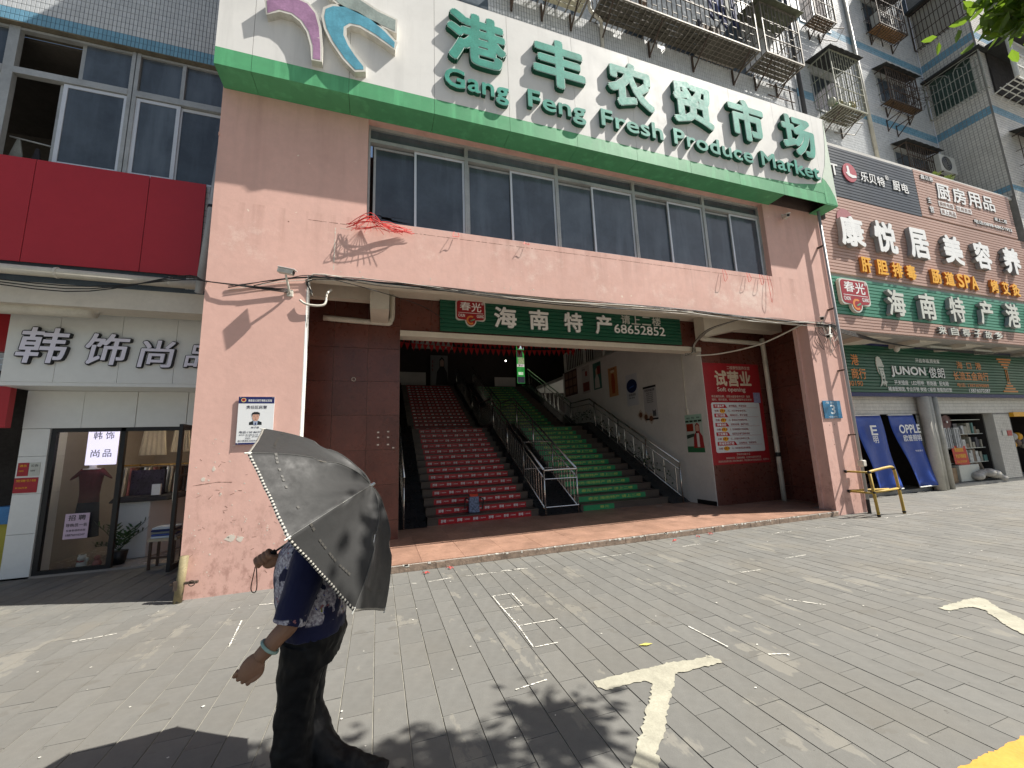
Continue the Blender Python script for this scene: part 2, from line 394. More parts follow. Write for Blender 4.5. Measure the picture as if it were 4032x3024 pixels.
# ================================================================== THE SETTING
def rect_mb(x0, y0, x1, y1, z): return MB().quad((x0,y0,z),(x1,y0,z),(x1,y1,z),(x0,y1,z))
ground = struct(rect_mb(-140, -140, 160, 160, -.03).build('ground', mat('far_ground', (.16,.155,.14), .9, .2, .4, dirt=.3)))
pave = struct(rect_mb(-16, -14, 45, 7.93, -.007).build('pavement', JOINT))
cells = []
for i in range(-80, 226):
    x0 = i*.2; off = .4*((i*7919) % 97)/97*.25 + (.2 if i % 2 else 0)
    for j in range(-16, 21):
        y0 = j*.4 + off - .11
        if y0 < -5.5 or (x0 > 30 and y0 < 2): continue
        cells.append((x0, y0))
def vis(c):
    x, y = c[0]+.1, c[1]+.2
    d = x*fw.x+y*fw.y-1.6*fw.z; 
    if d < .3: return 99
    r_ = (x*rt.x+y*rt.y-1.6*rt.z)/d; u_ = (x*up.x+y*up.y-1.6*up.z)/d
    return math.hypot(x, y) if abs(r_) < 1.33 and abs(u_) < 1.0 else 99
cells = [c for c in cells if not (c[1] > 5.80 and -2.2 < c[0] < 9.8)]
near = sorted(cells, key=vis)[:300]; ns = set(near)
g_ = .0026; gy_ = .0010
def slab(mb, x, y, dz):
    t = [rnd(-.0011, .0011)+dz for _ in range(4)]; e = .002
    X0, X1, Y0, Y1 = x+g_, x+.2-g_, y+gy_, y+.4-gy_
    n = len(mb.v); mb.v += [(X0,Y0,-.012),(X1,Y0,-.012),(X1,Y1,-.012),(X0,Y1,-.012),(X0+e*.7,Y0+e*.4,t[0]),(X1-e*.7,Y0+e*.4,t[1]),(X1-e*.7,Y1-e*.4,t[2]),(X0+e*.7,Y1-e*.4,t[3])]
    for f in ((4,5,6,7),(0,1,5,4),(1,2,6,5),(2,3,7,6),(3,0,4,7)): mb.f.append(tuple(n+i for i in f)); mb.m.append(0)
protos = []
for k in range(6):
    t = MB(); slab(t, 0, 0, rnd(-.0012, .0006)); protos.append(t.build('paving_stone', PAVE, pave))
for k, (x, y) in enumerate(near):
    o = protos[k] if k < 6 else protos[k % 6].copy()
    if k >= 6: COL.objects.link(o)
    o.location = (x, y, 0)
rest = MB()
for c in cells:
    if c not in ns: slab(rest, c[0], c[1], rnd(-.0012, .0006))
rest.build('paving_stone', PAVE, pave, kind='stuff')

def mark(name, pts, m, z=.005, jag=.018, parent=None):
    P = []
    for i in range(len(pts)):
        a = Vector((*pts[i], 0)); b = Vector((*pts[(i+1) % len(pts)], 0)); k = max(1, int((b-a).length/.02))
        for q in range(k):
            p = a.lerp(b, q/k); P.append((p.x+rnd(-jag, jag)*.6, p.y+rnd(-jag, jag)*.5))
    from mathutils.geometry import tessellate_polygon
    V3 = [Vector((x, y, z)) for x, y in P]; me = bpy.data.meshes.new(name)
    me.from_pydata([tuple(v) for v in V3], [], [f if (V3[f[1]]-V3[f[0]]).cross(V3[f[2]]-V3[f[0]]).z > 0 else f[::-1] for f in map(tuple, tessellate_polygon([V3]))]); me.materials.append(m); me.update()
    o = bpy.data.objects.new(name, me); COL.objects.link(o); adopt(o, parent); return o
M1 = [(1.406,2.665),(1.427,2.602),(1.437,2.564),(1.64,2.569),(1.758,2.565),(1.766,2.502),(1.635,2.369),(1.554,2.31),(1.488,2.217),(1.4,2.143),(1.298,2.035),(1.233,1.971),(1.17,1.85),(1.30,1.80),(1.358,1.922),(1.403,1.994),(1.465,2.056),(1.594,2.163),(1.682,2.259),(1.838,2.398),(1.964,2.516),(1.984,2.558),(2.137,2.546),(2.404,2.543),(2.409,2.588),(2.39,2.60),(2.404,2.654),(2.243,2.648),(2.028,2.69),(1.826,2.683),(1.448,2.687)]
struct(mark('painted_marking', M1, MARKP))
M2 = [(4.918,2.51),(4.921,2.44),(5.212,2.409),(5.20,2.321),(5.044,2.183),(4.905,2.052),(4.78,1.86),(5.05,1.88),(5.167,2.03),(5.372,2.309),(5.518,2.425),(5.558,2.504),(5.371,2.523)]
struct(mark('painted_marking', M2, MARKP))
struct(mark('yellow_line', [(2.2,1.405),(12,1.39),(12,1.27),(2.2,1.27)], MARKY, jag=.014))
# white filler smears on joints
sp = MB()
def smear(x0, y0, x1, y1, w=.006):
    n = max(2, int(math.hypot(x1-x0, y1-y0)/.012)); px, py = (y1-y0), -(x1-x0); L = math.hypot(px, py); px /= L; py /= L; last = None
    for i in range(n+1):
        t = i/n; x = x0+(x1-x0)*t; y = y0+(y1-y0)*t; a = w*rnd(.2, 1.5)
        cur = ((x+px*a, y+py*a, .0042), (x-px*a, y-py*a, .0042))
        if last and rnd(0, 1) < .9: sp.quad(last[0], last[1], cur[1], cur[0])
        last = cur
for a in ((1.216,4.495,1.439,4.50),(1.439,4.5,1.434,4.12),(1.434,4.12,1.219,4.12),(1.216,4.49,1.219,4.12),(1.219,4.12,1.234,3.7),(1.234,3.7,1.218,3.29),(1.225,3.7,1.62,3.69),(1.22,3.28,1.43,3.28),(3.9,3.2,4.1,2.95),(2.8,2.5,2.95,2.45),(-1.25,4.9,-1.18,4.3),(4.2,4.0,4.5,3.98),(5.2,4.2,5.6,4.2),(-2.6,5.0,-2.3,5.05),(.9,2.8,1.15,2.83),(6.6,4.6,7.4,4.6),(9.6,5.3,10.6,5.3),(2.6,3.1,2.62,2.7)): smear(*a)
for _ in range(110):
    x = rnd(-2.5, 9); y = rnd(2.2, 5.6); a = rnd(.004, .014); b = a*rnd(.4, 1)
    sp.quad((x-a, y, .0045), (x, y-b, .0045), (x+a*.8, y+b*.2, .0045), (x, y+b, .0045))
for x in [rnd(-1.5, 12) for _ in range(40)]: smear(x, 5.3+rnd(-.03,.03), x+rnd(.05,.3), 5.3+rnd(-.03,.03), .005)
sp.build('filler_smears', PLASTERSP, pave, kind='stuff')

# ================================================================== MARKET BUILDING
mk = thing('market_building', 'pink rendered market hall with a wide recessed stair entrance', 'building', (4, 5.87, 0))
D0 = 5.87
w = MB()
# facade slab 0.2 deep with the entrance and the window band left open
def wallbox(x0, z0, x1, z1): w.box(x0, D0, z0, x1, D0+.22, z1)
wallbox(-2.16, -.05, -.98, 9.0); wallbox(8.85, -.05, 9.87, 9.0)
wallbox(-.98, 4.09, 8.85, 5.05); wallbox(-.98, 5.05, -.222, 9.0); wallbox(8.02, 5.05, 8.85, 9.0); wallbox(-.222, 6.76, 8.02, 9.0)
w.box(-2.16, D0+.22, -.05, -1.94, 19, 9.0); w.box(9.65, D0+.22, -.05, 9.87, 7.6, 9.0)
w.box(-2.16, D0-.02, 6.0, -2.155, D0, 6.05)
w.build('wall', PINK, mk)
MB().box(-.978, D0+.002, .1, -.968, D0+.22, 4.085).build('reveal', WHITE, mk, label='white painted jamb of the entrance')
MB().box(8.80, D0+.22, .09, 9.62, D0+.30, 4.0).build('pillar_back', PINK, mk)
# vestibule: ceiling, beams
v = MB(); v.box(-1.2, D0+.22, 4.50, 10.0, 7.5, 4.6); v.box(-.98, D0+.02, 4.085, 8.85, D0+.26, 4.092)
v.box(-1.2, 6.95, 4.19, -.16, 7.1, 4.5); v.box(-.16, 6.6, 3.93, .14, 7.45, 4.5)
v.build('ceiling', CREAM, mk)
b = MB(); b.hull([(7.14,7.0,3.98),(8.3,7.0,4.24),(8.3,7.3,4.24),(7.14,7.3,3.98),(7.14,7.0,4.5),(8.3,7.0,4.5),(8.3,7.3,4.5),(7.14,7.3,4.5)]); b.box(8.3, 7.0, 4.24, 9.9, 7.3, 4.5)
b.build('beam', CREAM, mk)
MB().box(.36, 7.46, 3.74, 7.43, 7.75, 3.845).build('lintel', CREAM, mk, label='cream painted edge of the lintel')
# granite cladding, each slab its own piece
def granite(x0, x1, z0, z1, y, xs, zs, th=.02):
    MB().box(x0, y, z0, x1, y+.1, z1).build('backing', GROUT, mk)
    for i in range(len(xs)-1):
        for j in range(len(zs)-1):
            a, b2, c, d = max(x0, xs[i]), min(x1, xs[i+1]), max(z0, zs[j]), min(z1, zs[j+1])
            if b2-a < .03 or d-c < .03: continue
            o = MB().box(a+.0025, y-th+rnd(-.001,.001), c+.0025, b2-.0025, y-.001, d-.0025, skip='k').build('granite_slab', MARBLE, mk)
zs = [.1, .43, 1.04, 1.645, 2.255, 2.865, 3.48, 3.93, 4.5]
granite(-1.2, .36, .1, 4.5, 7.52, [-1.9, -1.33, -.77, -.20, .36], zs)
granite(.36, 7.43, 3.85, 4.5, 7.52, [.36+.59*i for i in range(13)], [3.85, 4.5])
granite(7.445, 9.605, .1, 4.5, 7.52, [7.43, 8.03, 8.63, 9.23, 9.83], zs)
side = MB()
for j in range(len(zs)-1):
    for y0, y1 in ((6.09, 6.7), (6.7, 7.3), (7.3, 7.5)):
        MB().box(9.61, y0+.003, zs[j]+.003, 9.64, y1-.003, zs[j+1]-.003).build('granite_slab', MARBLE, mk)
        MB().box(-.964, y0+.003, zs[j]+.003, -.95, y1-.003, zs[j+1]-.003).build('granite_slab', MARBLE, mk) if zs[j] > 9 else None
# small round holes, stickers on the granite
rg = MB(); rg.tube([Vector((-.43+.032*math.cos(a), 7.495, 2.90+.032*math.sin(a))) for a in [i*math.pi/8 for i in range(17)]], .005, 5)
for x, z in ((.0,1.95),(.17,1.96),(.0,1.86),(.17,1.86),(.0,1.73),(.17,1.73),(.26,1.67)): rg.box(x-.018, 7.494, z-.012, x+.018, 7.499, z+.012)
rg.build('tape_mark', WIREW, mk)
# flaked plaster, cracks and filler on the pink face
random.seed(17)
fk = MB()
def flake(x, z, w2, h2, y=D0-.0015):
    n_ = 9; fk.prism([(x+w2*math.cos(2*math.pi*i/n_)*rnd(.5,1.1), z+h2*math.sin(2*math.pi*i/n_)*rnd(.5,1.1)) for i in range(n_)], *FR(D0), 0, .0015)
flake(-1.68,.64,.07,.045); flake(-1.57,.62,.05,.035); flake(-1.90,1.47,.02,.035); flake(-2.0,1.35,.03,.03); flake(-1.42,1.42,.03,.015)
for _ in range(85): flake(rnd(-2.12,-1.0), rnd(.2,1.9)**1.0, rnd(.003,.016), rnd(.003,.012))
for _ in range(26): flake(rnd(-.9,8.8), rnd(4.12,4.22), rnd(.005,.02), rnd(.005,.015))
for _ in range(14): flake(rnd(8.9,9.8), rnd(.4,1.9), rnd(.004,.018), rnd(.003,.01))
def crack(pts, w2=.004):
    for i in range(len(pts)-1):
        (x0,z0),(x1,z1) = pts[i],pts[i+1]; n_ = max(1,int(math.hypot(x1-x0,z1-z0)/.03)); 
        for k in range(n_):
            if rnd(0,1) < .12: continue
            a = k/n_; b3 = (k+1)/n_; xa,za,xb,zb = x0+(x1-x0)*a,z0+(z1-z0)*a,x0+(x1-x0)*b3,z0+(z1-z0)*b3; q = w2*rnd(.4,1.6); dx,dz = (zb-za),-(xb-xa); L = math.hypot(dx,dz)+1e-9; dx*=q/L; dz*=q/L
            fk.prism([(xa-dx,za-dz),(xb-dx,zb-dz),(xb+dx,zb+dz),(xa+dx,za+dz)], *FR(D0), 0, .001)
crack([(-.64,4.86),(-.645,4.2)], .006); crack([(-.64,4.86),(-.35,4.87)], .003)
fk.build('plaster_flakes', mat('flake_white', (.62,.56,.48), .9, .12, 9), mk, kind='stuff')
fk = MB(); crack([(-2.1,1.28),(-1.85,1.31),(-1.7,1.30)], .003); crack([(-1.0,4.93),(3,4.95),(8.0,4.96)], .0025)
for _ in range(60): x = rnd(-2.1,-1.0); z = rnd(.15,1.6); crack([(x,z),(x+rnd(-.05,.05),z+rnd(-.03,.05))], .0022)
for x,z in ((9.05,1.83),(9.2,1.84),(9.12,1.68),(9.1,1.42),(9.3,1.30),(-1.25,4.86)): flake(x,z,.012,.012)
fk.build('plaster_cracks', mat('crack_brown', (.22,.12,.09), .9, .2, 9), mk, kind='stuff')
# entrance platform
pl = struct(MB().box(-.975, D0-.028, -.05, 8.845, D0+.3, .088).box(-1.9, D0+.3, -.05, 9.64, 8.6, .088).build('entrance_platform', CONC))
for i in range(-4, 17):
    for j in range(5):
        a, b2 = i*.6, i*.6+.6; c, d = 5.86+j*.55, 5.86+(j+1)*.55
        a = max(a, -.96); b2 = min(b2, 9.6); 
        if b2-a < .05: continue
        if a < 8.85 < b2 and c < 6.0: b2 = 8.84
        if a >= 8.84 and c < 6.0: continue
        q = MB().box(a+.002, c+.002, .085, b2-.002, min(d, 8.46)-.002, .10+rnd(0, .0012), skip='b').build('floor_tile', TERRA, pl)
ed = MB(); x = -.97
while x < 8.8:
    L = rnd(.12, .5); ed.box(x, D0-.036-rnd(0,.006), .002, min(x+L, 8.84)-.003, D0-.029, rnd(.070, .089)); x += L
ed.build('broken_edging', mat('chipped_edge', (.27,.20,.15), .9, .4, 12, bump=.5, bscale=50, dirt=.6), pl, kind='stuff')
ed = MB()
for _ in range(90): x = rnd(-.9, 8.8); w2 = rnd(.01, .05); ed.box(x, D0-.04, rnd(.06,.085), x+w2, D0-.02-rnd(0,.02), .0945)
ed.build('mortar_chips', PLASTERSP, pl, kind='stuff')

# windows: five bays of sliding sashes under a fixed light
mx = [-.22, 1.35, 3.04, 4.71, 6.45, 8.02]
for k in range(5):
    x0, x1 = mx[k], mx[k+1]; y = 6.02
    f = MB(); t = .03
    for a, b2, c, d in ((x0+.001, 5.09, x0+t, 6.76), (x1-t, 5.09, x1-.001, 6.76)) : f.box(a, y-.04, b2, c, y+.06, d)
    for z in (5.07, 6.50, 6.74): f.box(x0+t, y-.035, z-.03, x1-t, y+.06, z+.03)
    wf = f.build('window', ALU, mk)
    xm = x0+(x1-x0)*.47 + rnd(-.03, .03)
    for s, (a, b2) in enumerate(((x0+t+ (.05 if k in (0,) else 0), xm+.02), (xm-.02, x1-t))):
        yy = y+(.03 if s == 0 else -.005); ff = MB(); u = .035
        zt = 6.47-(.02 if s == 0 else 0)
        ff.box(a, yy, 5.10, a+u, yy+.025, zt).box(b2-u, yy, 5.10, b2, yy+.025, zt).box(a+u, yy, 5.10, b2-u, yy+.025, 5.14).box(a+u, yy, zt-.035, b2-u, yy+.025, zt)
        ff.build('sash', ALUW if s else ALU, wf)
        if k == 0 and s == 0:   # pane with a hole broken in its lower left part
            h = [(-.01,5.24),(.03,5.27),(.09,5.265),(.14,5.26),(.15,5.22),(.12,5.19),(.05,5.21),(.0,5.20)]
            g = MB(); O = [(a+u,5.14),(b2-u,5.14),(b2-u,zt-.035),(a+u,zt-.035)]
            g.quad((a+u,yy+.012,5.14),(b2-u,yy+.012,5.14),(b2-u,yy+.012,5.19),(a+u,yy+.012,5.19)); g.quad((a+u,yy+.012,5.27),(b2-u,yy+.012,5.27),(b2-u,yy+.012,zt-.035),(a+u,yy+.012,zt-.035))
            g.quad((a+u,yy+.012,5.19),(-.01,yy+.012,5.2),(-.01,yy+.012,5.25),(a+u,yy+.012,5.27)); g.quad((.15,yy+.012,5.22),(b2-u,yy+.012,5.19),(b2-u,yy+.012,5.27),(.13,yy+.012,5.26))
            g.quad((-.01,yy+.012,5.19),(.15,yy+.012,5.19),(.15,yy+.012,5.20),(-.01,yy+.012,5.215)); g.quad((-.01,yy+.012,5.255),(.15,yy+.012,5.25),(.15,yy+.012,5.27),(-.01,yy+.012,5.27))
            g.build('pane', PGLASS, wf, label='cracked pane with a hole near its sill')
        else:
            MB().box(a+u, yy+.010, 5.14, b2-u, yy+.014, zt-.035).build('pane', PGLASS, wf)
    MB().box(x0+t, y+.01, 6.53, x1-t, y+.014, 6.71).build('pane', PGLASS, wf)
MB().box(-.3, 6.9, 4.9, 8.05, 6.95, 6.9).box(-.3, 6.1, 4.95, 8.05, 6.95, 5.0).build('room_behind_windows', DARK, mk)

# ------------------------------------------------------------------ the big sign
sg = thing('market_sign', 'large white sign with raised green characters and green lower edge over the entrance', 'sign', (4, 5.48, 6.76))
SY = 5.48; seams = [-2.15, -1.72, -.49, .75, 1.99, 3.24, 4.48, 5.72, 6.97, 8.22, 9.46, 9.88]
MB().box(-2.13, SY+.012, 6.79, 9.86, SY+.38, 8.98, skip='b').build('sign_frame', mat('sign_core', (.10,.07,.06), .8, .2), sg)
for i in range(11):
    a, b2 = seams[i]+.0025, seams[i+1]-.0025
    MB().box(a, SY, 7.03, b2, SY+.01, 11.85 if i < 3 else 9.02).build('panel', SIGNW, sg)
    MB().box(a, SY-.001, 6.765, b2, SY+.01, 7.028).build('panel', GREEN, sg, label='green lower panel')
    if i < 9: MB().box(a, SY+.011, 6.765, b2, 5.868, 6.775).build('panel', GREEN, sg, label='green soffit panel')
MB().box(9.5, SY+.012, 6.765, 9.88, 5.868, 6.775).build('panel', GREEN, sg, label='green soffit panel')
MB().box(-2.15, SY+.011, 6.776, -2.14, 5.89, 11.84).box(.735, SY+.011, 9.03, .745, 5.89, 11.84).box(-2.14, SY+.011, 11.83, .735, 5.89, 11.84).box(9.87, SY+.011, 6.776, 9.88, 5.868, 9.02).build('side_panel', SIGNW, sg)
MB().box(-2.15, SY, 9.022, 9.88, 5.868, 9.03).build('cap', SIGNW, sg)
mb = MB(); mb.prism([(7.2,7.03),(8.6,7.10),(9.2,7.2),(9.46,7.30),(9.5,7.42),(9.60,7.35),(9.72,7.2),(9.82,7.0),(9.88,6.79),(9.46,6.79),(9.46,7.03)][:5]+[(9.5,7.03)], *FR(SY-.001), 0, .003)
mb.build('green_leaf', GREEN, sg)
MB().prism([(9.5,7.42),(9.60,7.35),(9.72,7.2),(9.82,7.0),(9.875,6.79),(9.5,6.79)], *FR(SY-.001), 0, .004).build('green_leaf', GREEN, sg)
MB().prism([(9.87,9.0),(9.83,8.6),(9.76,8.15),(9.66,7.75),(9.505,7.425),(9.605,7.355),(9.725,7.205),(9.825,7.005),(9.88,6.8),(9.88,9.0)], *FR(SY-.0005), 0, .004).build('pale_leaf', PALEG, sg)
LM = [RIM, GREEND]
def big(s, x0, z0, x1, z1, bold, d=.085):
    o = letter(sg, s, x0, z0, x1, z1, FR(SY), d, LM, bold)
    k = (x1-x0)*.035
    g = .011*(z1-z0)+.002
    mb = MB(); text_into(mb, s, x0+g, z0+g, x1-g, z1-g, *FR(SY), d+.0025, d+.0025, max(.004, bold-.013))
    mb.build('letter_face', TEAL, o)
for s, x0, x1 in (('港', .93, 1.95), ('丰', 2.42, 3.45), ('农', 3.90, 4.93), ('贸', 5.36, 6.38), ('市', 6.80, 7.80), ('场', 8.30, 9.34)): big(s, x0, 7.76, x1, 8.76, .058)
def word(s, x0, x1, zb=7.27, h=.35):
    # each letter placed by the widths of the real word
    c = bpy.data.curves.new('t', 'FONT'); c.body = s; o = bpy.data.objects.new('t', c); COL.objects.link(o); bpy.context.view_layer.update()
    L = 0; adv = []
    for i in range(len(s)):
        vv = text_geo(s[:i+1])[0]; a = min(p[0] for p in vv); e = max(p[0] for p in vv)
        v1 = text_geo(s[i])[0]; wd = max(p[0] for p in v1)-min(p[0] for p in v1); adv.append((e-wd, e, min(p[1] for p in v1), max(p[1] for p in v1)))
    bpy.data.objects.remove(o); bpy.data.curves.remove(c)
    A = adv[0][0]; B = adv[-1][1]; H = .72
    for ch, (a, e, lo, hi) in zip(s, adv):
        big(ch, x0+(a-A)/(B-A)*(x1-x0)-.008, zb+lo/H*h-.008, x0+(e-A)/(B-A)*(x1-x0)+.008, zb+hi/H*h+.008, .05, .07)
word('Gang', .90, 1.96); word('Feng', 2.31, 3.40); word('Fresh', 3.72, 5.06); word('Produce', 5.32, 7.33); word('Market', 7.58, 9.33, 7.29)
# emblem of three curved blades
EMW = mat('emblem_rim', (.62,.60,.54), .5, .1, 4, streak=.4, dirt=.3)
def blade(out, inn, col, nm):
    o = MB().prism(out, *FR(SY), 0, .10, 0).build('emblem', EMW, sg)
    MB().prism(inn, *FR(SY), .09, .103).build('emblem_face', mat(nm, col, .45, .25, 4, streak=.35, chips=.25, chipcol='cfcabd'), o)
def offs(P, k):
    P2 = []; n = len(P); A = sum(P[i][0]*P[(i+1)%n][1]-P[(i+1)%n][0]*P[i][1] for i in range(n)); s = 1 if A > 0 else -1
    for i in range(n):
        a, b2, c = Vector(P[i-1]), Vector(P[i]), Vector(P[(i+1)%n]); d = (b2-a).normalized(); e = (c-b2).normalized()
        nrm = Vector((-(d.y+e.y), d.x+e.x))*s
        nrm = nrm.normalized() if nrm.length > 1e-5 else nrm; P2.append(tuple(b2+nrm*k))
    return P2
PU = [(-1.60,7.86),(-1.45,7.99),(-1.25,8.06),(-1.05,8.02),(-.93,7.88),(-.87,7.65),(-.84,7.35),(-.84,7.09),(-.98,7.08),(-1.0,7.3),(-1.06,7.52),(-1.15,7.66),(-1.26,7.73),(-1.4,7.73),(-1.56,7.62)]
BL = [(-.86,8.01),(-.88,7.85),(-.84,7.66),(-.74,7.45),(-.58,7.22),(-.41,7.06),(-.26,7.11),(-.26,7.2),(-.38,7.35),(-.48,7.5),(-.54,7.64),(-.54,7.76),(-.48,7.83),(-.36,7.84),(-.15,7.76),(.15,7.61),(.18,7.76),(.02,7.92),(-.18,8.06),(-.38,8.14),(-.58,8.16),(-.75,8.11)]
TH = [(-.86,8.36),(-.78,8.20),(-.63,8.10),(-.44,8.05),(-.24,8.0),(.17,7.92),(.18,8.18),(-.1,8.25),(-.35,8.36),(-.6,8.6)]
blade(PU, offs(PU, .035), (.34,.19,.31), 'emblem_purple'); blade(BL, offs(BL, .04), (.10,.33,.43), 'emblem_blue'); blade(TH, offs(TH, .04), (.28,.33,.30), 'emblem_grey')

# ================================================================== STAIR HALL
hall = thing('stair_hall', 'dark stair hall behind the market entrance with white plaster side wall', 'building', (4, 8, .1))
PL2 = PLASTER
MB().box(7.43, 7.495, .09, 7.442, 7.63, 3.84).box(7.43, 7.63, .0, 7.6, 15.1, 4.62).build('side_wall', PL2, hall, label='white plaster wall beside the green stair')
MB().box(7.425, 7.5, .1, 7.43, 8.1, .20).build('skirting', BLACK, hall)
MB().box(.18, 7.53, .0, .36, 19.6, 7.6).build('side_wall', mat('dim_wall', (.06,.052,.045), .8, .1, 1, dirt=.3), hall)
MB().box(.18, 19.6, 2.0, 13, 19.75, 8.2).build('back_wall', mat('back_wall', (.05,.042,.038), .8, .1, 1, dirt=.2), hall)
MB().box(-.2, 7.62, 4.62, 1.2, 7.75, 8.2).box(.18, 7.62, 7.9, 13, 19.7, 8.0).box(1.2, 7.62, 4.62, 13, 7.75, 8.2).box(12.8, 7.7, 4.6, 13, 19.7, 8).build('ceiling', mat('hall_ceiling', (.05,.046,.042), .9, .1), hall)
MB().box(7.6, 7.76, 4.45, 12.9, 19.6, 4.60).build('gallery_floor', PL2, hall)
MB().box(.3, 18.55, 4.4, 7.6, 19.7, 4.60).build('upper_floor', mat('upper_floor', (.08,.05,.04), .4, .2), hall)
MB().box(11.6, 10, 4.6, 11.8, 19.5, 8).build('gallery_wall', PL2, hall)
def stair(x0, x1, label, risers_sticker, texts, tcol, smat, cover):
    st = thing('staircase', label, 'stairs', ((x0+x1)/2, 8.45, .1))
    for k in range(29):
        fl = k < 14; y = 8.45+k*.32 if fl else 14.05+(k-14)*.32; z = .1+k*.155
        s = MB(); s.box(x0, y, z-.02 if k else z-.0, x1, (y+.34 if k != 13 else 14.1), z+.128); s.box(x0-.0, y-.022, z+.128, x1, (y+.35 if k != 13 else 14.1), z+.155)
        step = s.build('step', STEPM, st)
        a, b2 = x0+cover[0], x1-cover[1]
        if k == 0 and cover[2]: b2 = a+cover[2]
        MB().box(a+rnd(-.01,.01), y-.004, z+.004, b2+rnd(-.01,.01), y-.0005, z+.127).build('riser_sticker', smat, step)
        if k < 22 or k % 1 == 0: texts(step, a, b2, y-.006, z, k)
    return st
def red_text(step, a, b2, y, z, k):
    mb = MB(); n = 6; w_ = (b2-a)/n
    for i in range(n):
        x = a+i*w_+.05
        if k < 14:
            text_into(mb, '醉嘟', x, z+.036, x+.105, z+.10, *FR(y), 0, .001, .02); mb.quad((x+.14,y-.001,z+.05),(x+.143,y-.001,z+.05),(x+.143,y-.001,z+.088),(x+.14,y-.001,z+.088))
            text_into(mb, 'DUZHANG', x+.165, z+.058, x+.265, z+.08, *FR(y), 0, .001, .03)
        else:
            mb.quad((x,y-.001,z+.05),(x+.1,y-.001,z+.05),(x+.1,y-.001,z+.085),(x,y-.001,z+.085)); mb.quad((x+.16,y-.001,z+.06),(x+.26,y-.001,z+.06),(x+.26,y-.001,z+.078),(x+.16,y-.001,z+.078))
    mb.build('lettering', LETW, step)
def green_text(step, a, b2, y, z, k):
    mb = MB(); ch = '春光·海南特产 请上二楼'
    if k == 0: text_into(mb, '春光', a+.42, z+.04, a+.66, z+.1, *FR(y), 0, .001, .01)
    else: text_into(mb, ch, a+.30, z+.030, b2-.14, z+.102, *FR(y), 0, .001, .012)
    mb.build('lettering', mat('lime_print', (.50,.62,.12), .5, .1), step)
stair(.97, 3.38, 'left stair flight with red stickers on its risers', 0, red_text, None, STICKR, (.22, .18, 0))
stair(4.42, 6.85, 'right stair flight with green stickers on its risers', 0, green_text, None, STICKG, (.08, .42, .80))
# stone ramps between and beside the flights
def ramp(x0, x1, label, h0=.0):
    o = MB(); P = [(8.32, .1), (8.40, .13+h0), (12.55, 2.36+h0), (14.05, 2.40+h0), (18.7, 4.72+h0), (18.7, 2.0), (12.5, .1)]
    o.prism(P, (0, 0, 0), (0, 1, 0), (0, 0, 1), (1, 0, 0), x0, x1); ob = o.build('stone_ramp', BLKST); tag(ob, label, 'ramp', 'stone strings of the stairs')
ramp(.37, .95, 'black stone ramp left of the red flight'); ramp(3.39, 4.41, 'wide black stone divider between the two flights'); ramp(6.87, 7.425, 'black stone ramp below the plaster wall')

# ---- railings
def railing(x, label, y0=8.33, top=.98, mid=.80, pitch=.155):
    def zf(y): return .1+max(0, (y-8.33))*.4985 if y < 12.6 else (2.25 if y < 14.0 else 2.25+(y-14.0)*.4985)
    t = thing('stair_railing', label, 'railing', (x, y0, .1), 'stainless railings of the stair hall')
    ys = [y0, 12.6, 14.0, 18.6]
    MB().tube([(x, y, zf(y)+top) for y in ys], .027, 10).build('handrail', STEEL, t, smooth=True)
    MB().tube([(x, y, zf(y)+mid) for y in ys], .016, 8).build('upper_rail', STEEL, t, smooth=True)
    MB().tube([(x, y, zf(y)+.14) for y in ys], .016, 8).build('bottom_rail', STEEL, t, smooth=True)
    for y in [y0, 9.6, 10.9, 12.3, 14.1, 15.3, 16.6, 18.5]:
        MB().tube([(x, y, zf(y)), (x, y, zf(y)+top)], .020, 10).build('post', STEEL, t, smooth=True)
    bl = MB(); y = y0+.16
    while y < 18.4:
        bl.tube([(x, y, zf(y)+.14), (x, y, zf(y)+mid)], .0085, 5, cap=False); y += pitch
    bl.build('baluster', STEEL, t, kind='stuff'); return t, zf
railing(3.50, 'left steel railing of the stone divider, beside the red flight')
railing(4.30, 'right steel railing of the stone divider, beside the green flight')
railing(7.20, 'steel railing with a vine running up along the plaster wall', pitch=.42)
railing(.50, 'steel railing at the foot of the left stair wall')
e = thing('stair_barrier', 'steel end barrier closing the front of the stone divider', 'railing', (3.9, 8.30, .1))
MB().tube(path([(3.50, 8.33, 1.06), (3.54, 8.29, 1.075), (3.9, 8.29, 1.08), (4.26, 8.29, 1.075), (4.30, 8.33, 1.06)], 5), .026, 10).build('handrail', STEEL, e, smooth=True)
for z in (.88, .28): MB().tube([(3.5, 8.30, z), (4.3, 8.30, z)], .014, 8).build('crossbar', STEEL, e)
e = thing('stair_barrier', 'steel cross rails tying the divider railings together higher up', 'railing', (3.9, 9.6, 1))
for z in (1.72, 1.05): MB().tube([(3.5, 9.6, z), (4.3, 9.6, z)], .014, 8).build('crossbar', STEEL, e)
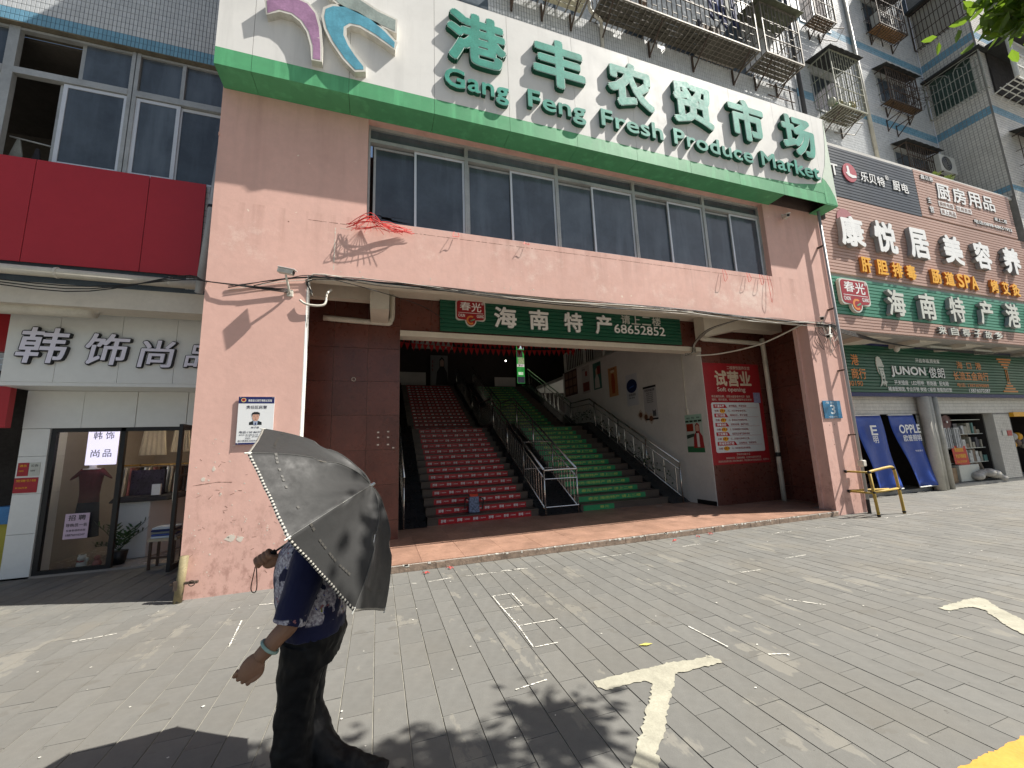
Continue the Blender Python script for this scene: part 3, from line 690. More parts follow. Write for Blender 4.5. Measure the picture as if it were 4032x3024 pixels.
# vine on the wall railing
vn = MB(); ivy = mat('vine_leaf', (.035,.065,.02), .6, .3, 6, island=.3)
for _ in range(420):
    y = rnd(8.6, 14); z = (.1+max(0, y-8.33)*.4985 if y < 12.6 else 2.25)+rnd(.25, .6); a = rnd(0, 6.28); r_ = rnd(.015, .035)
    c = Vector((7.2+rnd(-.03,.03), y, z)); d = Vector((math.cos(a)*.3, math.cos(a), math.sin(a)))*r_; e2 = Vector((.6*r_, -math.sin(a)*r_, math.cos(a)*r_))
    vn.quad(c-d, c+e2, c+d, c-e2)
vn.tube([(7.2, 8.5+i*.2, .1+(8.5+i*.2-8.33)*.4985+.4+.05*math.sin(i*1.3)) for i in range(21)], .005, 4)
tag(vn.build('climbing_vine', ivy), 'thin leafy vine wound through the wall railing', 'vine', kind='stuff')
# gallery railing on the upper floor
t = thing('gallery_railing', 'pale metal railing of the upper gallery above the plaster wall', 'railing', (7.5, 13, 4.6))
MB().box(7.48, 10.6, 5.42, 7.54, 15.0, 5.47).box(7.48, 10.6, 4.66, 7.54, 15.0, 4.70).build('handrail', IRONW, t)
g = MB()
for i in range(30): g.box(7.50, 10.65+i*.15, 4.7, 7.52, 10.67+i*.15, 5.42)
g.build('baluster', IRONW, t, kind='stuff')
for y in (10.6, 11.9, 13.3, 14.97): MB().box(7.47, y, 4.6, 7.55, y+.05, 5.5).build('post', IRONW, t)

# ---- posters on the plaster wall (facing -x)
def poster(label, y0, y1, z0, z1, col, extras=(), txt=(), x=7.43, tm=None):
    fr = SX(x-.003); m0 = mat('poster_%s' % col, col, .45, .03, 2); a, b2 = -y1, -y0
    t = thing('poster', label, 'poster', (x, y0, z0)); MB().prism([(a, z0), (b2, z0), (b2, z1), (a, z1)], *fr, -.002, 0).build('sheet', m0, t)
    for i, (c, pts) in enumerate(extras):
        MB().prism([(a+(b2-a)*u, z0+(z1-z0)*v_) for u, v_ in pts], *fr, 0, .0015+.0006*i).build('print', mat('print_%s' % c, c, .5, .05, 3), t)
    if txt: lettering(t, [(s, a+(b2-a)*u0, z0+(z1-z0)*v0, a+(b2-a)*u1, z0+(z1-z0)*v1) for s, u0, v0, u1, v1 in txt], fr, tm or BLACK, off=.006)
    return t
PERS = lambda cx, b, w_, h: [(cx-w_*.5, b), (cx+w_*.5, b), (cx+w_*.42, b+h*.45), (cx+w_*.2, b+h*.62), (cx+w_*.2, b+h*.9), (cx, b+h), (cx-w_*.2, b+h*.9), (cx-w_*.2, b+h*.62), (cx-w_*.42, b+h*.45)]
FACE = lambda cx, b, w_, h: [(cx-w_*.14, b+h*.66), (cx+w_*.14, b+h*.66), (cx+w_*.16, b+h*.85), (cx, b+h*.93), (cx-w_*.16, b+h*.85)]
Q4 = lambda a, b, c, d: [(a, b), (c, b), (c, d), (a, d)]
t = poster('dark red photo grid poster, farthest along the plaster wall', 13.85, 14.95, 3.60, 4.62, '4a1a1c', [('8c6a5a', Q4(.06+.32*i, .08+.31*j, .30+.32*i, .32+.31*j)) for i in range(3) for j in range(3)])
poster('pale poster with a red box and red script, second from the far end', 12.86, 13.45, 3.52, 4.56, 'b9b3ae', [('8e2a25', Q4(.45, .62, .7, .8)), ('7b3a33', Q4(.1, .08, .9, .4))], [('康悦居', .1, .85, .5, .92)])
poster('teal poster of a person in white holding a red box', 12.05, 12.6, 3.55, 4.52, '356a60', [('c9c4bc', PERS(.45, .05, .6, .75)), ('7f2a22', Q4(.5, .55, .9, .85)), ('c79c83', FACE(.45, .05, .6, .75))], [('养生', .55, .88, .9, .96)])
poster('orange poster showing an orange vase shape', 11.08, 11.62, 3.16, 4.14, 'c08a5a', [('a8481c', [(.35,.1),(.65,.1),(.72,.5),(.62,.78),(.38,.78),(.3,.5)]), ('e0c9a8', Q4(.3, .82, .7, .9))], [('好肤质', .2, .9, .8, .97)])
poster('white poster with a dark blue round picture', 10.06, 10.64, 2.74, 3.72, 'c4c6ca', [('1c2550', [(.5+.46*math.cos(a*.3491), .62+.22*math.sin(a*.3491)) for a in range(18)]), ('4a6aa8', [(.3,.55),(.7,.6),(.68,.63),(.3,.59)])], [('肩颈调理', .2, .30, .8, .38), ('放松 舒缓', .2, .22, .7, .27)])
poster('white notice with black header and footer and lines of text', 9.24, 9.82, 2.24, 3.22, 'b9b7b8', [('17181c', Q4(0, .94, 1, 1)), ('17181c', Q4(0, 0, 1, .05)), ('55565a', [(.62,.10),(.86,.10),(.86,.3),(.80,.26),(.68,.26),(.62,.3)])], [('肩颈疼痛调理', .12, .84, .9, .91)]+[('舒筋活络 祛湿排寒', .25, .78-.055*i, .75, .81-.055*i) for i in range(6)])
for k, (y, z) in enumerate(((10.02, 2.42), (9.78, 2.34), (9.55, 2.28))):
    dm = [(.5,0),(1,.5),(.5,1),(0,.5)]
    fr = SX(7.426); a, b2 = -y-.16, -y+.16; t = thing('diamond_card', ('left', 'middle', 'right')[k]+' of three diamond shaped food picture cards below the posters', 'card', (7.43, y, z))
    MB().prism([(a+.32*u, z-.17+.34*v_) for u, v_ in dm], *fr, -.002, 0).build('sheet', mat('card_cream', (.5,.42,.34), .5, .05), t)
    MB().prism([(a+.16+.08*math.cos(q*.5236), z+.08*math.sin(q*.5236)) for q in range(12)], *fr, 0, .002).build('print', mat('food_brown', (.16,.06,.03), .5, .3, 20), t)
poster('green and white poster of a woman in red sleeves by the stair foot', 7.68, 8.24, 1.32, 2.25, '9fc2b0', [('2f6a45', Q4(0, 0, 1, .16)), ('b9c4bb', Q4(0, .16, 1, .78)), ('2c3f33', Q4(.02,.80,.22,.85)), ('2c3f33', Q4(.27,.80,.47,.85)), ('2c3f33', Q4(.52,.80,.72,.85)), ('2c3f33', Q4(.77,.80,.97,.85)), ('8c2c14', Q4(.06, .56, .46, .76)), ('a02c2e', PERS(.7, .12, .6, .66)), ('20140f', [(.6,.42),(.66,.42),(.66,.7),(.7,.74),(.62,.74)]), ('c99f8a', FACE(.7, .12, .6, .66)), ('d9d5d0', Q4(.62, .14, .76, .5)), ('35443a', [(.04,.36),(.5,.42),(.5,.5),(.04,.46)])], [('养生', .42, .88, .58, .94), ('康悦居', .12, .89, .3, .93), ('海南', .7, .89, .88, .93)])
cd = MB().tube([(7.41, 8.12, 3.85), (7.41, 8.12, 2.4)], .012, 6); cd.box(7.39, 8.10, 2.27, 7.428, 8.16, 2.4); tag(cd.build('conduit', PVCW), 'white conduit running down the plaster wall to a socket', 'conduit')
# ---- back of the hall
MB().box(.6, 19.3, 4.6, 2.15, 19.5, 5.35).build('counter', PL2, None); c = bpy.data.objects['counter']; tag(c, 'white counter front at the top of the red flight', 'counter')
t = thing('banner_stand', 'standing banner with a woman in a black jacket at the stair top', 'banner', (2.8, 19.2, 4.6))
MB().box(2.36, 19.18, 4.65, 3.2, 19.2, 6.2).build('sheet', mat('banner_white', (.25,.25,.25), .5, .03), t)
fr = FR(19.178); q = lambda P, a=2.36, b2=3.2, c=4.65, d=6.2: [(a+(b2-a)*u, c+(d-c)*v_) for u, v_ in P]
MB().prism(q(PERS(.66, .05, .7, .9)), *fr, 0, .002).build('print', BLACK, t); MB().prism(q(FACE(.66, .05, .7, .9)), *fr, 0, .004).build('print', mat('skin_print', (.5,.33,.26), .6, .05), t)
lettering(t, [('健', 2.42, 5.8, 2.5, 5.95), ('康', 2.42, 5.6, 2.5, 5.75), ('美', 2.42, 5.4, 2.5, 5.55)], fr, BADGE)
MB().box(1.5, 19.45, 6.6, 3.5, 19.59, 7.2).build('wall_strip', PL2, None); tag(bpy.data.objects['wall_strip'], 'white painted wall strip high on the back wall', 'wall panel')
MB().box(5.63, 19.3, 4.62, 6.75, 19.34, 5.2).build('board', PL2, None); tag(bpy.data.objects['board'], 'low white board left of the glowing screen', 'board')
t = thing('led_screen', 'tall narrow lit green advertising screen at the back of the hall', 'screen', (7.07, 19.3, 4.9))
MB().box(6.84, 19.3, 4.85, 7.30, 19.4, 7.6).build('casing', BLACK, t)
scg = MB().box(6.86, 19.295, 4.9, 7.28, 19.3, 7.55).build('display', mat('screen_green', (.05,.42,.08), .5, .3, 6, emit=.3), t)
k = 0
for z0, z1, c in ((7.25,7.5,(.02,.02,.02)), (6.75,7.05,(.5,.55,.6)), (6.3,6.7,(.04,.03,.03)), (5.95,6.28,(.25,.3,.16)), (5.78,5.93,(.6,.5,.5)), (5.35,5.5,(.55,.7,.5)), (4.92,5.25,(.03,.03,.04))):
    k += 1; MB().box(6.87 if k % 2 else 6.93, 19.288, z0, 7.27 if k % 3 else 7.2, 19.293, z1).build('picture', mat('screen_pic%d' % k, c, .5, .5, 14, emit=.5), t)
lettering(t, [('春光', 6.96, 5.8, 7.18, 5.91)], FR(19.286), BADGE)
o = MB().ball((5.96, 18.4, 5.87), .035, 10, 6).build('bulb_lamp', mat('bulb_glow', (1,.95,.85), .5, 0, 1, emit=6)); tag(o, 'small lit bulb hanging in the dark hall', 'lamp')
# bunting
for n_, (y, z, x0, x1, s, lb) in enumerate(((11, 4.80, .4, 7.4, .0, 'nearest'), (14, 5.36, .4, 7.5, .1, 'middle'), (16.5, 6.3, .4, 7.8, .15, 'farthest'))):
    t = thing('bunting', 'string of red triangular flags across the stair hall, %s of three' % lb, 'bunting', (4, y, z), 'strings of red flags in the stair hall')
    P = sag((x0, y, z+.05), (x1, y, z+.05), s+.04, 24); MB().tube(P, .004, 4).build('cord', REDT, t)
    nf = 34
    pr_ = None
    for i in range(nf):
        x = x0+(i+.5)*(x1-x0)/nf; zz = z+.05-4*(s+.04)*((x-x0)/(x1-x0))*(1-(x-x0)/(x1-x0)); a = rnd(-.25, .25)
        w2 = (x1-x0)/nf*.44; mbf = MB(); h = rnd(.22, .28)
        n0 = len(mbf.v); mbf.v += [(x-w2, y, zz), (x+w2, y, zz), (x+a*.06, y+a*.12, zz-h), (x-w2, y+.002, zz), (x+w2, y+.002, zz), (x+a*.06, y+a*.12+.002, zz-h)]; mbf.f += [(0,2,1), (3,4,5)]; mbf.m += [0, 0]
        mbf.build('flag', mat('flag_red', (.62,.03,.03), .7, .15, 3), t)

# ---- bag standing on the second step
bg_ = thing('shopping_bag', 'blue and white patterned bag with an orange top on the second red step', 'bag', (1.98, 8.86, .41))
BAGM = mat('bag_print', (.13,.17,.27), .6, .9, 26)
z0 = .257; yb = 8.60
MB().hull([(1.86,yb,z0),(2.09,yb,z0),(2.09,yb+.11,z0),(1.86,yb+.11,z0),(1.87,yb+.02,z0+.33),(2.08,yb+.02,z0+.33),(2.08,yb+.09,z0+.33),(1.87,yb+.09,z0+.33)]).build('body', BAGM, bg_, bevel=.012)
MB().hull([(1.89,yb+.03,z0+.32),(2.06,yb+.03,z0+.32),(2.06,yb+.08,z0+.32),(1.89,yb+.08,z0+.32),(1.88,yb+.035,z0+.39),(2.07,yb+.035,z0+.38),(2.07,yb+.075,z0+.39),(1.88,yb+.075,z0+.38)]).build('contents', mat('orange_cloth', (.5,.05,.02), .7, .2), bg_)
MB().tube(path([(1.86,yb+.02,z0+.28),(1.78,yb-.01,z0+.30),(1.77,yb,z0+.1)], 5), .016, 6).tube(path([(2.09,yb+.02,z0+.30),(2.17,yb,z0+.26),(2.14,yb,z0+.05)], 5), .014, 6).build('strap', BLACK, bg_)
o = mark('paper_scrap', [(6.25,8.2),(6.38,8.16),(6.50,8.2),(6.36,8.25)], WIREW, z=.106, jag=.004); tag(o, 'scrap of white paper on the platform at the foot of the green flight', 'litter')

# ------------------------------------------------------------------ green entrance sign
def slatsign(name, label, x0, x1, z0, z1, y, n, m, loc=None, th=.03):
    t = thing(name, label, 'sign', ((x0+x1)/2, y, z0)); MB().box(x0, y, z0, x1, y+.04, z1).build('backing', SLATB, t)
    slats(t, x0, x1, z0, z1, n, y, m, th); return t
es = slatsign('entrance_sign', 'dark green slatted sign with red badge and white characters over the stair opening', 1.10, 6.84, 3.87, 4.60, 7.44, 9, GREENS, th=.022)
ES = FR(7.417)
def badge(parent, x0, z0, x1, z1, fr, d=.03):
    sx = x1-x0; sz = z1-z0
    def shape(k):
        c = rr(x0+k, z0+sz*.22+k, x1-k, z1-k, sx*.10, 4); out = []
        i0 = 12  # insert the round lobe along the bottom edge (from lower left to lower right)
        lobe = [(x0+sx*.5+(sx*.19-k)*math.cos(a), z0+sz*.24+(sz*.24-k)*math.sin(a)) for a in [R(180+180*i/10) for i in range(11)]]
        return c[:15]+lobe+c[15:]
    o = MB().prism(shape(0), *fr, 0, d).build('badge', LETC, parent)
    MB().prism(shape(sx*.035), *fr, d, d+.004).build('badge_face', BADGE, o)
    mb = MB(); P = lambda a, b2: (x0+sx*a, z0+sz*b2); dd = d+.006
    for s, a, b2, c, e in (('春', .14, .60, .50, .92), ('光', .52, .56, .86, .92), ('CHUN', .08, .34, .30, .46), ('GUANG', .70, .34, .94, .46), ('®', .86, .84, .95, .93)):
        (ax, az), (bx, bz) = P(a, b2), P(c, e); text_into(mb, s, ax, az, bx, bz, *fr, dd, dd, .022)
    mb.prism([P(.08,.50), P(.92,.50), P(.92,.515), P(.08,.515)], *fr, d+.001, dd); mb.build('badge_lettering', LETW, o)
    mb = MB(); cx, cz = P(.5, .24)
    ring = [(cx+sx*.15*math.cos(R(a)), cz+sz*.17*math.sin(R(a))) for a in range(50, 320, 18)]; ring += [(cx+sx*.09*math.cos(R(a)), cz+sz*.105*math.sin(R(a))) for a in range(310, 40, -18)]
    mb.prism(ring, *fr, d+.001, dd); mb.build('badge_ring', ORG, o)
    MB().prism([P(.48,.22), P(.62,.30), P(.64,.26), P(.50,.19)], *fr, d+.001, dd).build('badge_mark', mat('badge_leaf', (.1,.35,.2), .5, .05), o)
badge(es, 1.40, 3.98, 2.0, 4.52, ES)
for s, x0, x1 in (('海', 2.18, 2.66), ('南', 2.94, 3.38), ('特', 3.74, 4.18), ('产', 4.50, 4.92)): letter(es, s, x0, 4.00, x1, 4.44, ES, .035, [LETW, LETS], .035)
for s, x0 in (('请', 5.18), ('上', 5.45), ('二', 5.74), ('楼', 6.02)): letter(es, s, x0, 4.28, x0+.24, 4.49, ES, .02, [LETC, LETS], .025)
letter(es, '68652852', 4.98, 4.05, 6.36, 4.26, ES, .02, [LETW, LETS], .02)

# ---- pipes in the vestibule
o = MB().tube(path([(-.95,7.42,3.98),(.06,7.42,3.95),(.17,7.42,3.99),(.21,7.42,4.1),(.21,7.42,4.5)], 6), .05, 12).build('drain_pipe', PVCW, smooth=True); tag(o, 'mouldy cream drain pipe elbowing up at the left of the vestibule', 'pipe')
o = MB().tube(path([(7.33,7.34,4.5),(7.33,7.34,4.12),(7.40,7.34,4.03),(7.6,7.34,4.02),(9.15,7.34,4.0),(9.29,7.34,3.96),(9.33,7.34,3.82),(9.33,7.34,.1)], 6), .055, 12).build('drain_pipe', PVCW, smooth=True); tag(o, 'cream drain pipe running down the granite right of the red poster', 'pipe')
MB().tube([(9.33,7.34,1.15),(9.33,7.34,1.25)], .060, 12).build('black_tape', BLACK, o)
for z in (3.5, 1.6, .75): MB().tube([(9.33,7.34,z),(9.33,7.34,z+.04)], .061, 12).build('pipe_clip', PVCW, o)

# ---- red opening poster
rp = thing('opening_poster', 'large red soft opening poster with a white price list on the granite', 'poster', (8.3, 7.49, 1.0))
FP = FR(7.497); MB().prism([(7.44,1.02),(9.25,1.02),(9.25,3.48),(7.44,3.48)], *FP, -.001, .001).build('sheet', mat('poster_red', (.32,.015,.020), .4, .10, 1.5, dirt=.1), rp)
MB().prism(rr(7.58,1.30,9.12,2.50,.05), *FP, .001, .003).build('price_panel', mat('poster_white', (.62,.64,.62), .5, .03), rp)
lettering(rp, [('试营业', 7.78, 2.90, 8.95, 3.30, .04)], FP, mat('poster_gold', (.62,.50,.36), .5, .15, 6), off=.004)
lettering(rp, [('二楼康悦居养生馆', 8.2, 3.33, 8.95, 3.42), ('Soft opening', 7.82, 2.74, 8.72, 2.88, .03), ('新店璀璨启幕，试营业盛宴福泽共赏！独家', 7.62, 2.62, 8.85, 2.68), ('福利，限时疯抢，扫码即刻解锁养生新体验！', 7.62, 2.54, 8.9, 2.60), ('【特别提示】', 8.2, 1.22, 8.6, 1.27, .005), ('康悦居养生馆，祝您身体健康，您至尊体验期待您的莅临', 7.85, 1.14, 8.95, 1.19, .005), ('活动时间自即日起二楼试营业期间，养生馆所有项目敬请咨询，免费停车', 7.6, 1.07, 9.2, 1.12, .005)], FP, mat('poster_cream', (.6,.5,.4), .5, .03), off=.004)
mr_ = MB(); ml_ = []; mk_ = []; mb_ = MB()
for i, (a, b2, c, e2) in enumerate((('干湿头疗', '提神醒脑、养发祛痘', '29.9', '元，40分钟尽享舒爽。'), ('老刀修面', '精湛技艺、男女皆宜', '69.9', '元，尊享80分钟面部护理。'), ('排毒体验', '告别大肚腩、便秘不再来', '69.9', '元，当天有效连续三天见证奇迹。'), ('艾灸精油', '祛邪扶正调气通经活络', '69.9', '元，沉浸80分钟养生之旅。'), ('灵魂脊部疗愈', '全息精油，深度放松', '69.9', '元，50分钟带走所有疲惫。'))):
    z = 2.41-i*.225; x = 7.64; L = .42 if i < 4 else .60
    mr_.prism([(x, z-.04), (x+L, z-.04), (x+L-.06, z+.045), (x, z+.045)], *FP, .003, .0045); mr_.prism([(x, z-.045), (9.04, z-.045), (9.04, z-.04), (x, z-.04)], *FP, .003, .0045)
    ml_.append((a, x+.04, z-.03, x+L-.09, z+.035, .03)); mk_ += [(b2, x+L+.06, z-.022, x+L+.62, z+.03)]
    mb_.prism([(x+.26+(.075 if k % 2 else .105)*math.cos(k*.314), z-.115+(.045 if k % 2 else .062)*math.sin(k*.314)) for k in range(20)], *FP, .003, .0045)
    mk_ += [('仅需', x+.02, z-.14, x+.14, z-.09), (c, x+.18, z-.14, x+.35, z-.085, .03), (e2, x+.42, z-.14, x+1.02, z-.09)]
mr_.build('print', STICKR, rp); lettering(rp, ml_, FP, LETW, off=.006); mb_.build('price_burst', YEL, rp); lettering(rp, mk_, FP, BADGE, off=.0065)
o = MB().prism([(8.96,2.49),(9.18,2.49),(9.18,2.75),(8.96,2.75)], *FP, .003, .006).build('code_card', mat('card_lilac', (.28,.28,.42), .5, .25, 40), None); tag(o, 'small lilac card pasted on the upper right of the red poster', 'card')

# ------------------------------------------------------------------ pillar notices
pn = thing('police_notice', 'white and navy notice board with an officer portrait on the left pillar', 'notice', (-1.47, 5.84, 1.75))
PF = FR(5.845); X0, X1, Z0, Z1 = -1.685, -1.285, 1.755, 2.36
MB().prism([(X0,Z0),(X1,Z0),(X1,Z1),(X0,Z1)], *PF, -.012, 0).build('board', mat('notice_white', (.72,.73,.73), .35, .02), pn)
MB().prism([(X0,2.275),(X1,2.275),(X1,Z1),(X0,Z1)], *PF, 0, .001).build('header', NAVY, pn); MB().prism([(X0,Z0),(X1,Z0),(X1,Z0+.022),(X0,Z0+.022)], *PF, 0, .001).build('footer', NAVY, pn)
lettering(pn, [('海南省公安厅港航公安局', X0+.105, 2.295, X1-.03, 2.328)], PF, LETW)
lettering(pn, [('责任区民警', X0+.09, 2.205, X1-.08, 2.248, .02), ('林子锋', X0+.155, 1.955, X0+.245, 1.98), ('电话:130 8637 0561', X0+.03, 1.895, X1-.05, 1.925, .02), ('责任区: 海口港新生小区、滨海', X0+.03, 1.868, X1-.1, 1.883), ('九广场、海口港水巷路', X0+.1, 1.846, X1-.12, 1.860), ('商铺区。', X0+.1, 1.824, X0+.16, 1.838), ('海口港港区派出所电话: 68652110', X0+.02, 1.79, X1-.03, 1.812)], PF, mat('print_ink', (.02,.02,.05), .5, 0))
pm = MB(); pm.prism([(X0+.055+.028*math.cos(a*.5236), 2.317+.028*math.sin(a*.5236)) for a in range(12)], *PF, .001, .002); pm.build('police_emblem', mat('emblem_gold', (.6,.45,.2), .4, .05), pn)
pm = MB(); pm.prism([(X0+.055+.019*math.cos(a*.5236), 2.320+.017*math.sin(a*.5236)) for a in range(12)], *PF, .002, .003); pm.build('police_emblem', BADGE, pn)
c = (X0+X1)/2; cz = 2.09
MB().prism([(c-.07,2.0),(c+.07,2.0),(c+.07,2.033),(c+.03,2.052),(c-.03,2.052),(c-.07,2.033)], *PF, 0, .001).build('portrait', mat('uniform_dark', (.012,.016,.018), .6, 0), pn)
MB().prism([(c-.02,2.0),(c+.02,2.0),(c+.026,2.048),(c-.026,2.048)], *PF, .001, .002).build('portrait', mat('shirt_blue', (.35,.4,.5), .6, 0), pn)
MB().prism([(c-.006,2.0),(c+.008,2.0),(c+.006,2.03),(c-.005,2.03)], *PF, .002, .003).build('portrait', NAVY, pn)
MB().prism([(c+.038*math.cos(a*.4488), 2.102+.056*math.sin(a*.4488)) for a in range(14)], *PF, .001, .0025).build('portrait', mat('skin_print2', (.52,.30,.22), .6, .05), pn)
MB().prism([(c-.042,2.105),(c-.036,2.135),(c+.036,2.135),(c+.042,2.105),(c+.044,2.15),(c+.02,2.165),(c-.02,2.165),(c-.044,2.15)], *PF, .0025, .0035).build('portrait', BLACK, pn)
pm = MB()
for a, b2, w2, h2 in ((-.018,2.113,.012,.004),(.018,2.113,.012,.004),(0,2.072,.016,.004),(0,2.089,.008,.003)): pm.prism([(c+a-w2/2,b2-h2/2),(c+a+w2/2,b2-h2/2),(c+a+w2/2,b2+h2/2),(c+a-w2/2,b2+h2/2)], *PF, .0025, .0035)
pm.build('portrait', mat('portrait_feature', (.12,.05,.04), .6, 0), pn)
for x in (X0+.02, X1-.02):
    for z in (Z0+.012, Z1-.012): MB().ball((x, 5.843, z), .007, 8, 5).build('bolt', STEEL, pn)
np_ = thing('number_plaque', 'faded blue number 3 plaque on the right pillar', 'plaque', (9.19, 5.85, 1.97))
NF = FR(5.85); MB().prism([(8.92,1.97),(9.46,1.97),(9.46,2.345),(8.92,2.345)], *NF, -.012, 0).build('plate', mat('plaque_blue', (.03,.16,.30), .4, .5, 4, dirt=.5, dirtcol='8fb0bf'), np_)
lettering(np_, [('3', 9.12, 2.06, 9.27, 2.26, .03), ('海 府', 9.0, 2.28, 9.25, 2.33), ('邮政编码', 9.05, 1.985, 9.3, 2.02)], NF, mat('plaque_white', (.6,.68,.72), .5, .1))

# ================================================================== CABLES, CAMERAS, PIPES ON THE MARKET FRONT
cb = thing('cable_bundle', 'tangled bundle of black and white cables strung along the entrance lintel', 'cables', (4, 5.82, 4.05))
def wire(pts, r=.005, m=WIRE, par=cb, nm='cable'): return MB().tube(pts, r, 5).build(nm, m, par, smooth=True)
random.seed(11)
for k in range(9):
    P = [(-1.9 if k < 3 else -.9, 5.85, 3.80+rnd(-.04,.06)), (-.9, 5.84, 4.06+rnd(-.05,.04))]; x = -.9
    while x < 9.6: x += rnd(.8, 1.5); P.append((min(x, 9.75), 5.84-rnd(0,.04), 4.05+rnd(-.05,.05)-.02*(k % 3)))
    wire(path(P, 4), rnd(.004,.009), WIREW if k in (2, 5, 7) else WIRE)
for k in range(5): wire(path([(7.1, 5.86, 4.05), (6.75+.02*k, 6.5, 3.98), (7.12+.015*k, 7.35, 3.9), (7.1+.02*k, 7.4, 3.7), (6.9, 7.42, 3.62+.01*k)], 6), .009, WIREW if k % 2 else WIRE)
wire(path([(7.2,7.4,3.62), (7.9,7.3,3.68), (8.5,6.7,3.8), (8.9,5.87,4.1)], 6), .018, WIREW)
wire(path([(-1.05,5.83,3.70),(-.95,5.82,3.64),(-.75,5.84,3.66),(-.72,5.9,3.85),(-.68,6.0,3.95)], 6), .016, WIREW)
wire(path([(-1.6,5.80,3.84),(-1.2,5.79,3.98),(-.9,5.81,4.06),(-.3,5.84,3.98),(.6,6.2,3.9),(1.1,7.0,3.95)], 6), .006)
for k in range(10):
    x = rnd(8.9, 9.7); wire(path([(x, 5.84, 4.04), (x+rnd(-.15,.15), 5.8, 3.85), (x+rnd(-.2,.2), 5.80, rnd(3.4, 3.8)), (x+rnd(-.1,.2), 5.83, rnd(3.5,3.9)), (x+rnd(-.1,.1), 5.84, 4.02)], 5), .005, WIRE if k % 3 else WIREW)
for k in range(4): wire(path([(9.3+.05*k, 5.86, 4.05),(9.6, 5.82, 4.0+.02*k),(10.3, 6.0, 3.93+.03*k),(14,6.6,3.95),(20,6.6,4.0-.05*k)], 6), .010)
for k in range(3): wire(path([(-1.2,5.84,3.8+.02*k),(-2.1,5.84,3.86),(-2.6,6.3,4.03+.03*k),(-4,6.65,3.95-.04*k),(-6,6.7,4.1)], 6), .008)
def cctv(label, mount, body, yawd, m=LETW):
    t = thing('security_camera', label, 'camera', mount); a = Vector(mount); b2 = Vector(body)
    MB().box(a.x-.04, a.y-.015, a.z-.05, a.x+.04, a.y+.012, a.z+.05).build('base_plate', WIREW, t, bevel=.008)
    MB().tube(path([a+Vector((0,-.01,0)), a+Vector((0,-.07,.02)), b2+Vector((0,0,-.05))], 4), .014, 8).build('arm', LETC, t, smooth=True)
    d = Vector((math.cos(R(yawd)), math.sin(R(yawd)), -.22)).normalized(); s_ = d.cross(Vector((0,0,1))).normalized(); u = s_.cross(d)
    def bx(c, L, W_, H, n2, mt):
        P = [c+d*i*L+s_*j*W_+u*k*H for k in (-1, 1) for i, j in ((-1,-1),(1,-1),(1,1),(-1,1))]; MB().hull(P).build(n2, mt, t, bevel=.006)
    bx(b2, .10, .035, .032, 'housing', WIREW); bx(b2+u*.04+d*.01, .115, .045, .004, 'sun_shield', LETW); bx(b2+d*.101, .002, .028, .025, 'lens', BLACK)
cctv('white security camera left of the entrance on the pink pillar', (-1.18, 5.87, 3.80), (-1.20, 5.66, 4.02), -15)
cctv('white security camera hanging over the number plaque', (9.45, 5.87, 4.0), (9.16, 5.66, 3.72), 200)
cctv('small white security camera at the lintel end by the downpipe', (9.2, 5.87, 4.05), (9.08, 5.70, 4.12), 215)
cctv('grey security camera under the right end of the sign', (8.62, 5.87, 6.55), (8.5, 5.72, 6.44), 240)
o = MB().tube([(9.60, 5.73, .2), (9.60, 5.73, 6.76)], .030, 12).build('downpipe', PVC, smooth=True); tag(o, 'slim grey metal downpipe at the right edge of the pink front', 'pipe')
MB().tube([(9.60,5.73,0),(9.60,5.73,.28)], .033, 12).build('black_foot', BLACK, o)
for z in (1.6, 3.0, 4.4, 5.9): MB().box(9.57, 5.72, z, 9.63, 5.87, z+.025).build('pipe_clip', IRON, o)
MB().box(9.55, 5.66, .95, 9.66, 5.78, 1.08).build('white_bag_wrap', WIREW, o, bevel=.02)
o = MB().tube([(9.80, 5.835, .1), (9.79, 5.835, 6.7)], .022, 10).build('service_pipe', mat('pink_painted_pipe', (.5,.26,.21), .6, .1), smooth=True); tag(o, 'thin pink painted pipe beside the grey downpipe', 'pipe')
o = MB().tube([(9.95, 5.86, 6.7), (9.95, 5.86, 17)], .05, 12).build('downpipe', mat('dark_pipe', (.06,.06,.065), .5, .2), smooth=True); tag(o, 'tall dark downpipe rising above the right end of the sign', 'pipe')
# red plastic twine caught on the sill
rt_ = thing('red_twine', 'tangle of red plastic tape caught under the leftmost window', 'litter', (-.1, 5.84, 4.9))
random.seed(5)
for k in range(12):
    a = rnd(-.5,-.35); z = rnd(4.84,4.92); MB().tube(path([(a, 5.83, z), (-.2+rnd(-.1,.1), 5.76-rnd(0,.08), z+rnd(-.03,.17)), (.1+rnd(-.1,.1), 5.78, z+rnd(-.05,.12)), (.38+rnd(-.1,.1), 5.83, 4.93+rnd(-.04,.06))], 5), .0045, 4).build('strand', REDT, rt_)
for k in range(9): x = -.42+.09*k; MB().tube([(-.16, 5.82, 5.06), (x, 5.74, 4.80+rnd(-.03,.03))], .0035, 4).build('strand', REDT, rt_)
for n_, (x, L) in enumerate(((6.6,.28),(7.25,.22),(7.6,.25),(7.82,.62),(1.1,.10),(2.3,.05))):
    o = MB().tube(path([(x,5.84,5.04),(x-.03,5.80,5.0-L*.6),(x+.0,5.81,5.04-L),(x+.07,5.81,5.0-L*.5),(x+.06,5.84,5.03)], 5), .004, 4).build('twine_loop', REDT if n_ else REDT)
    tag(o, 'loop of red twine hanging from the sill, number %d from the right' % (6-n_) if 0 else ('red twine loop under the %s' % ('middle of the fourth bay', 'fifth bay, left one', 'fifth bay, right one', 'last sash, the longest loop', 'first bay', 'second bay')[n_]), 'litter', None)

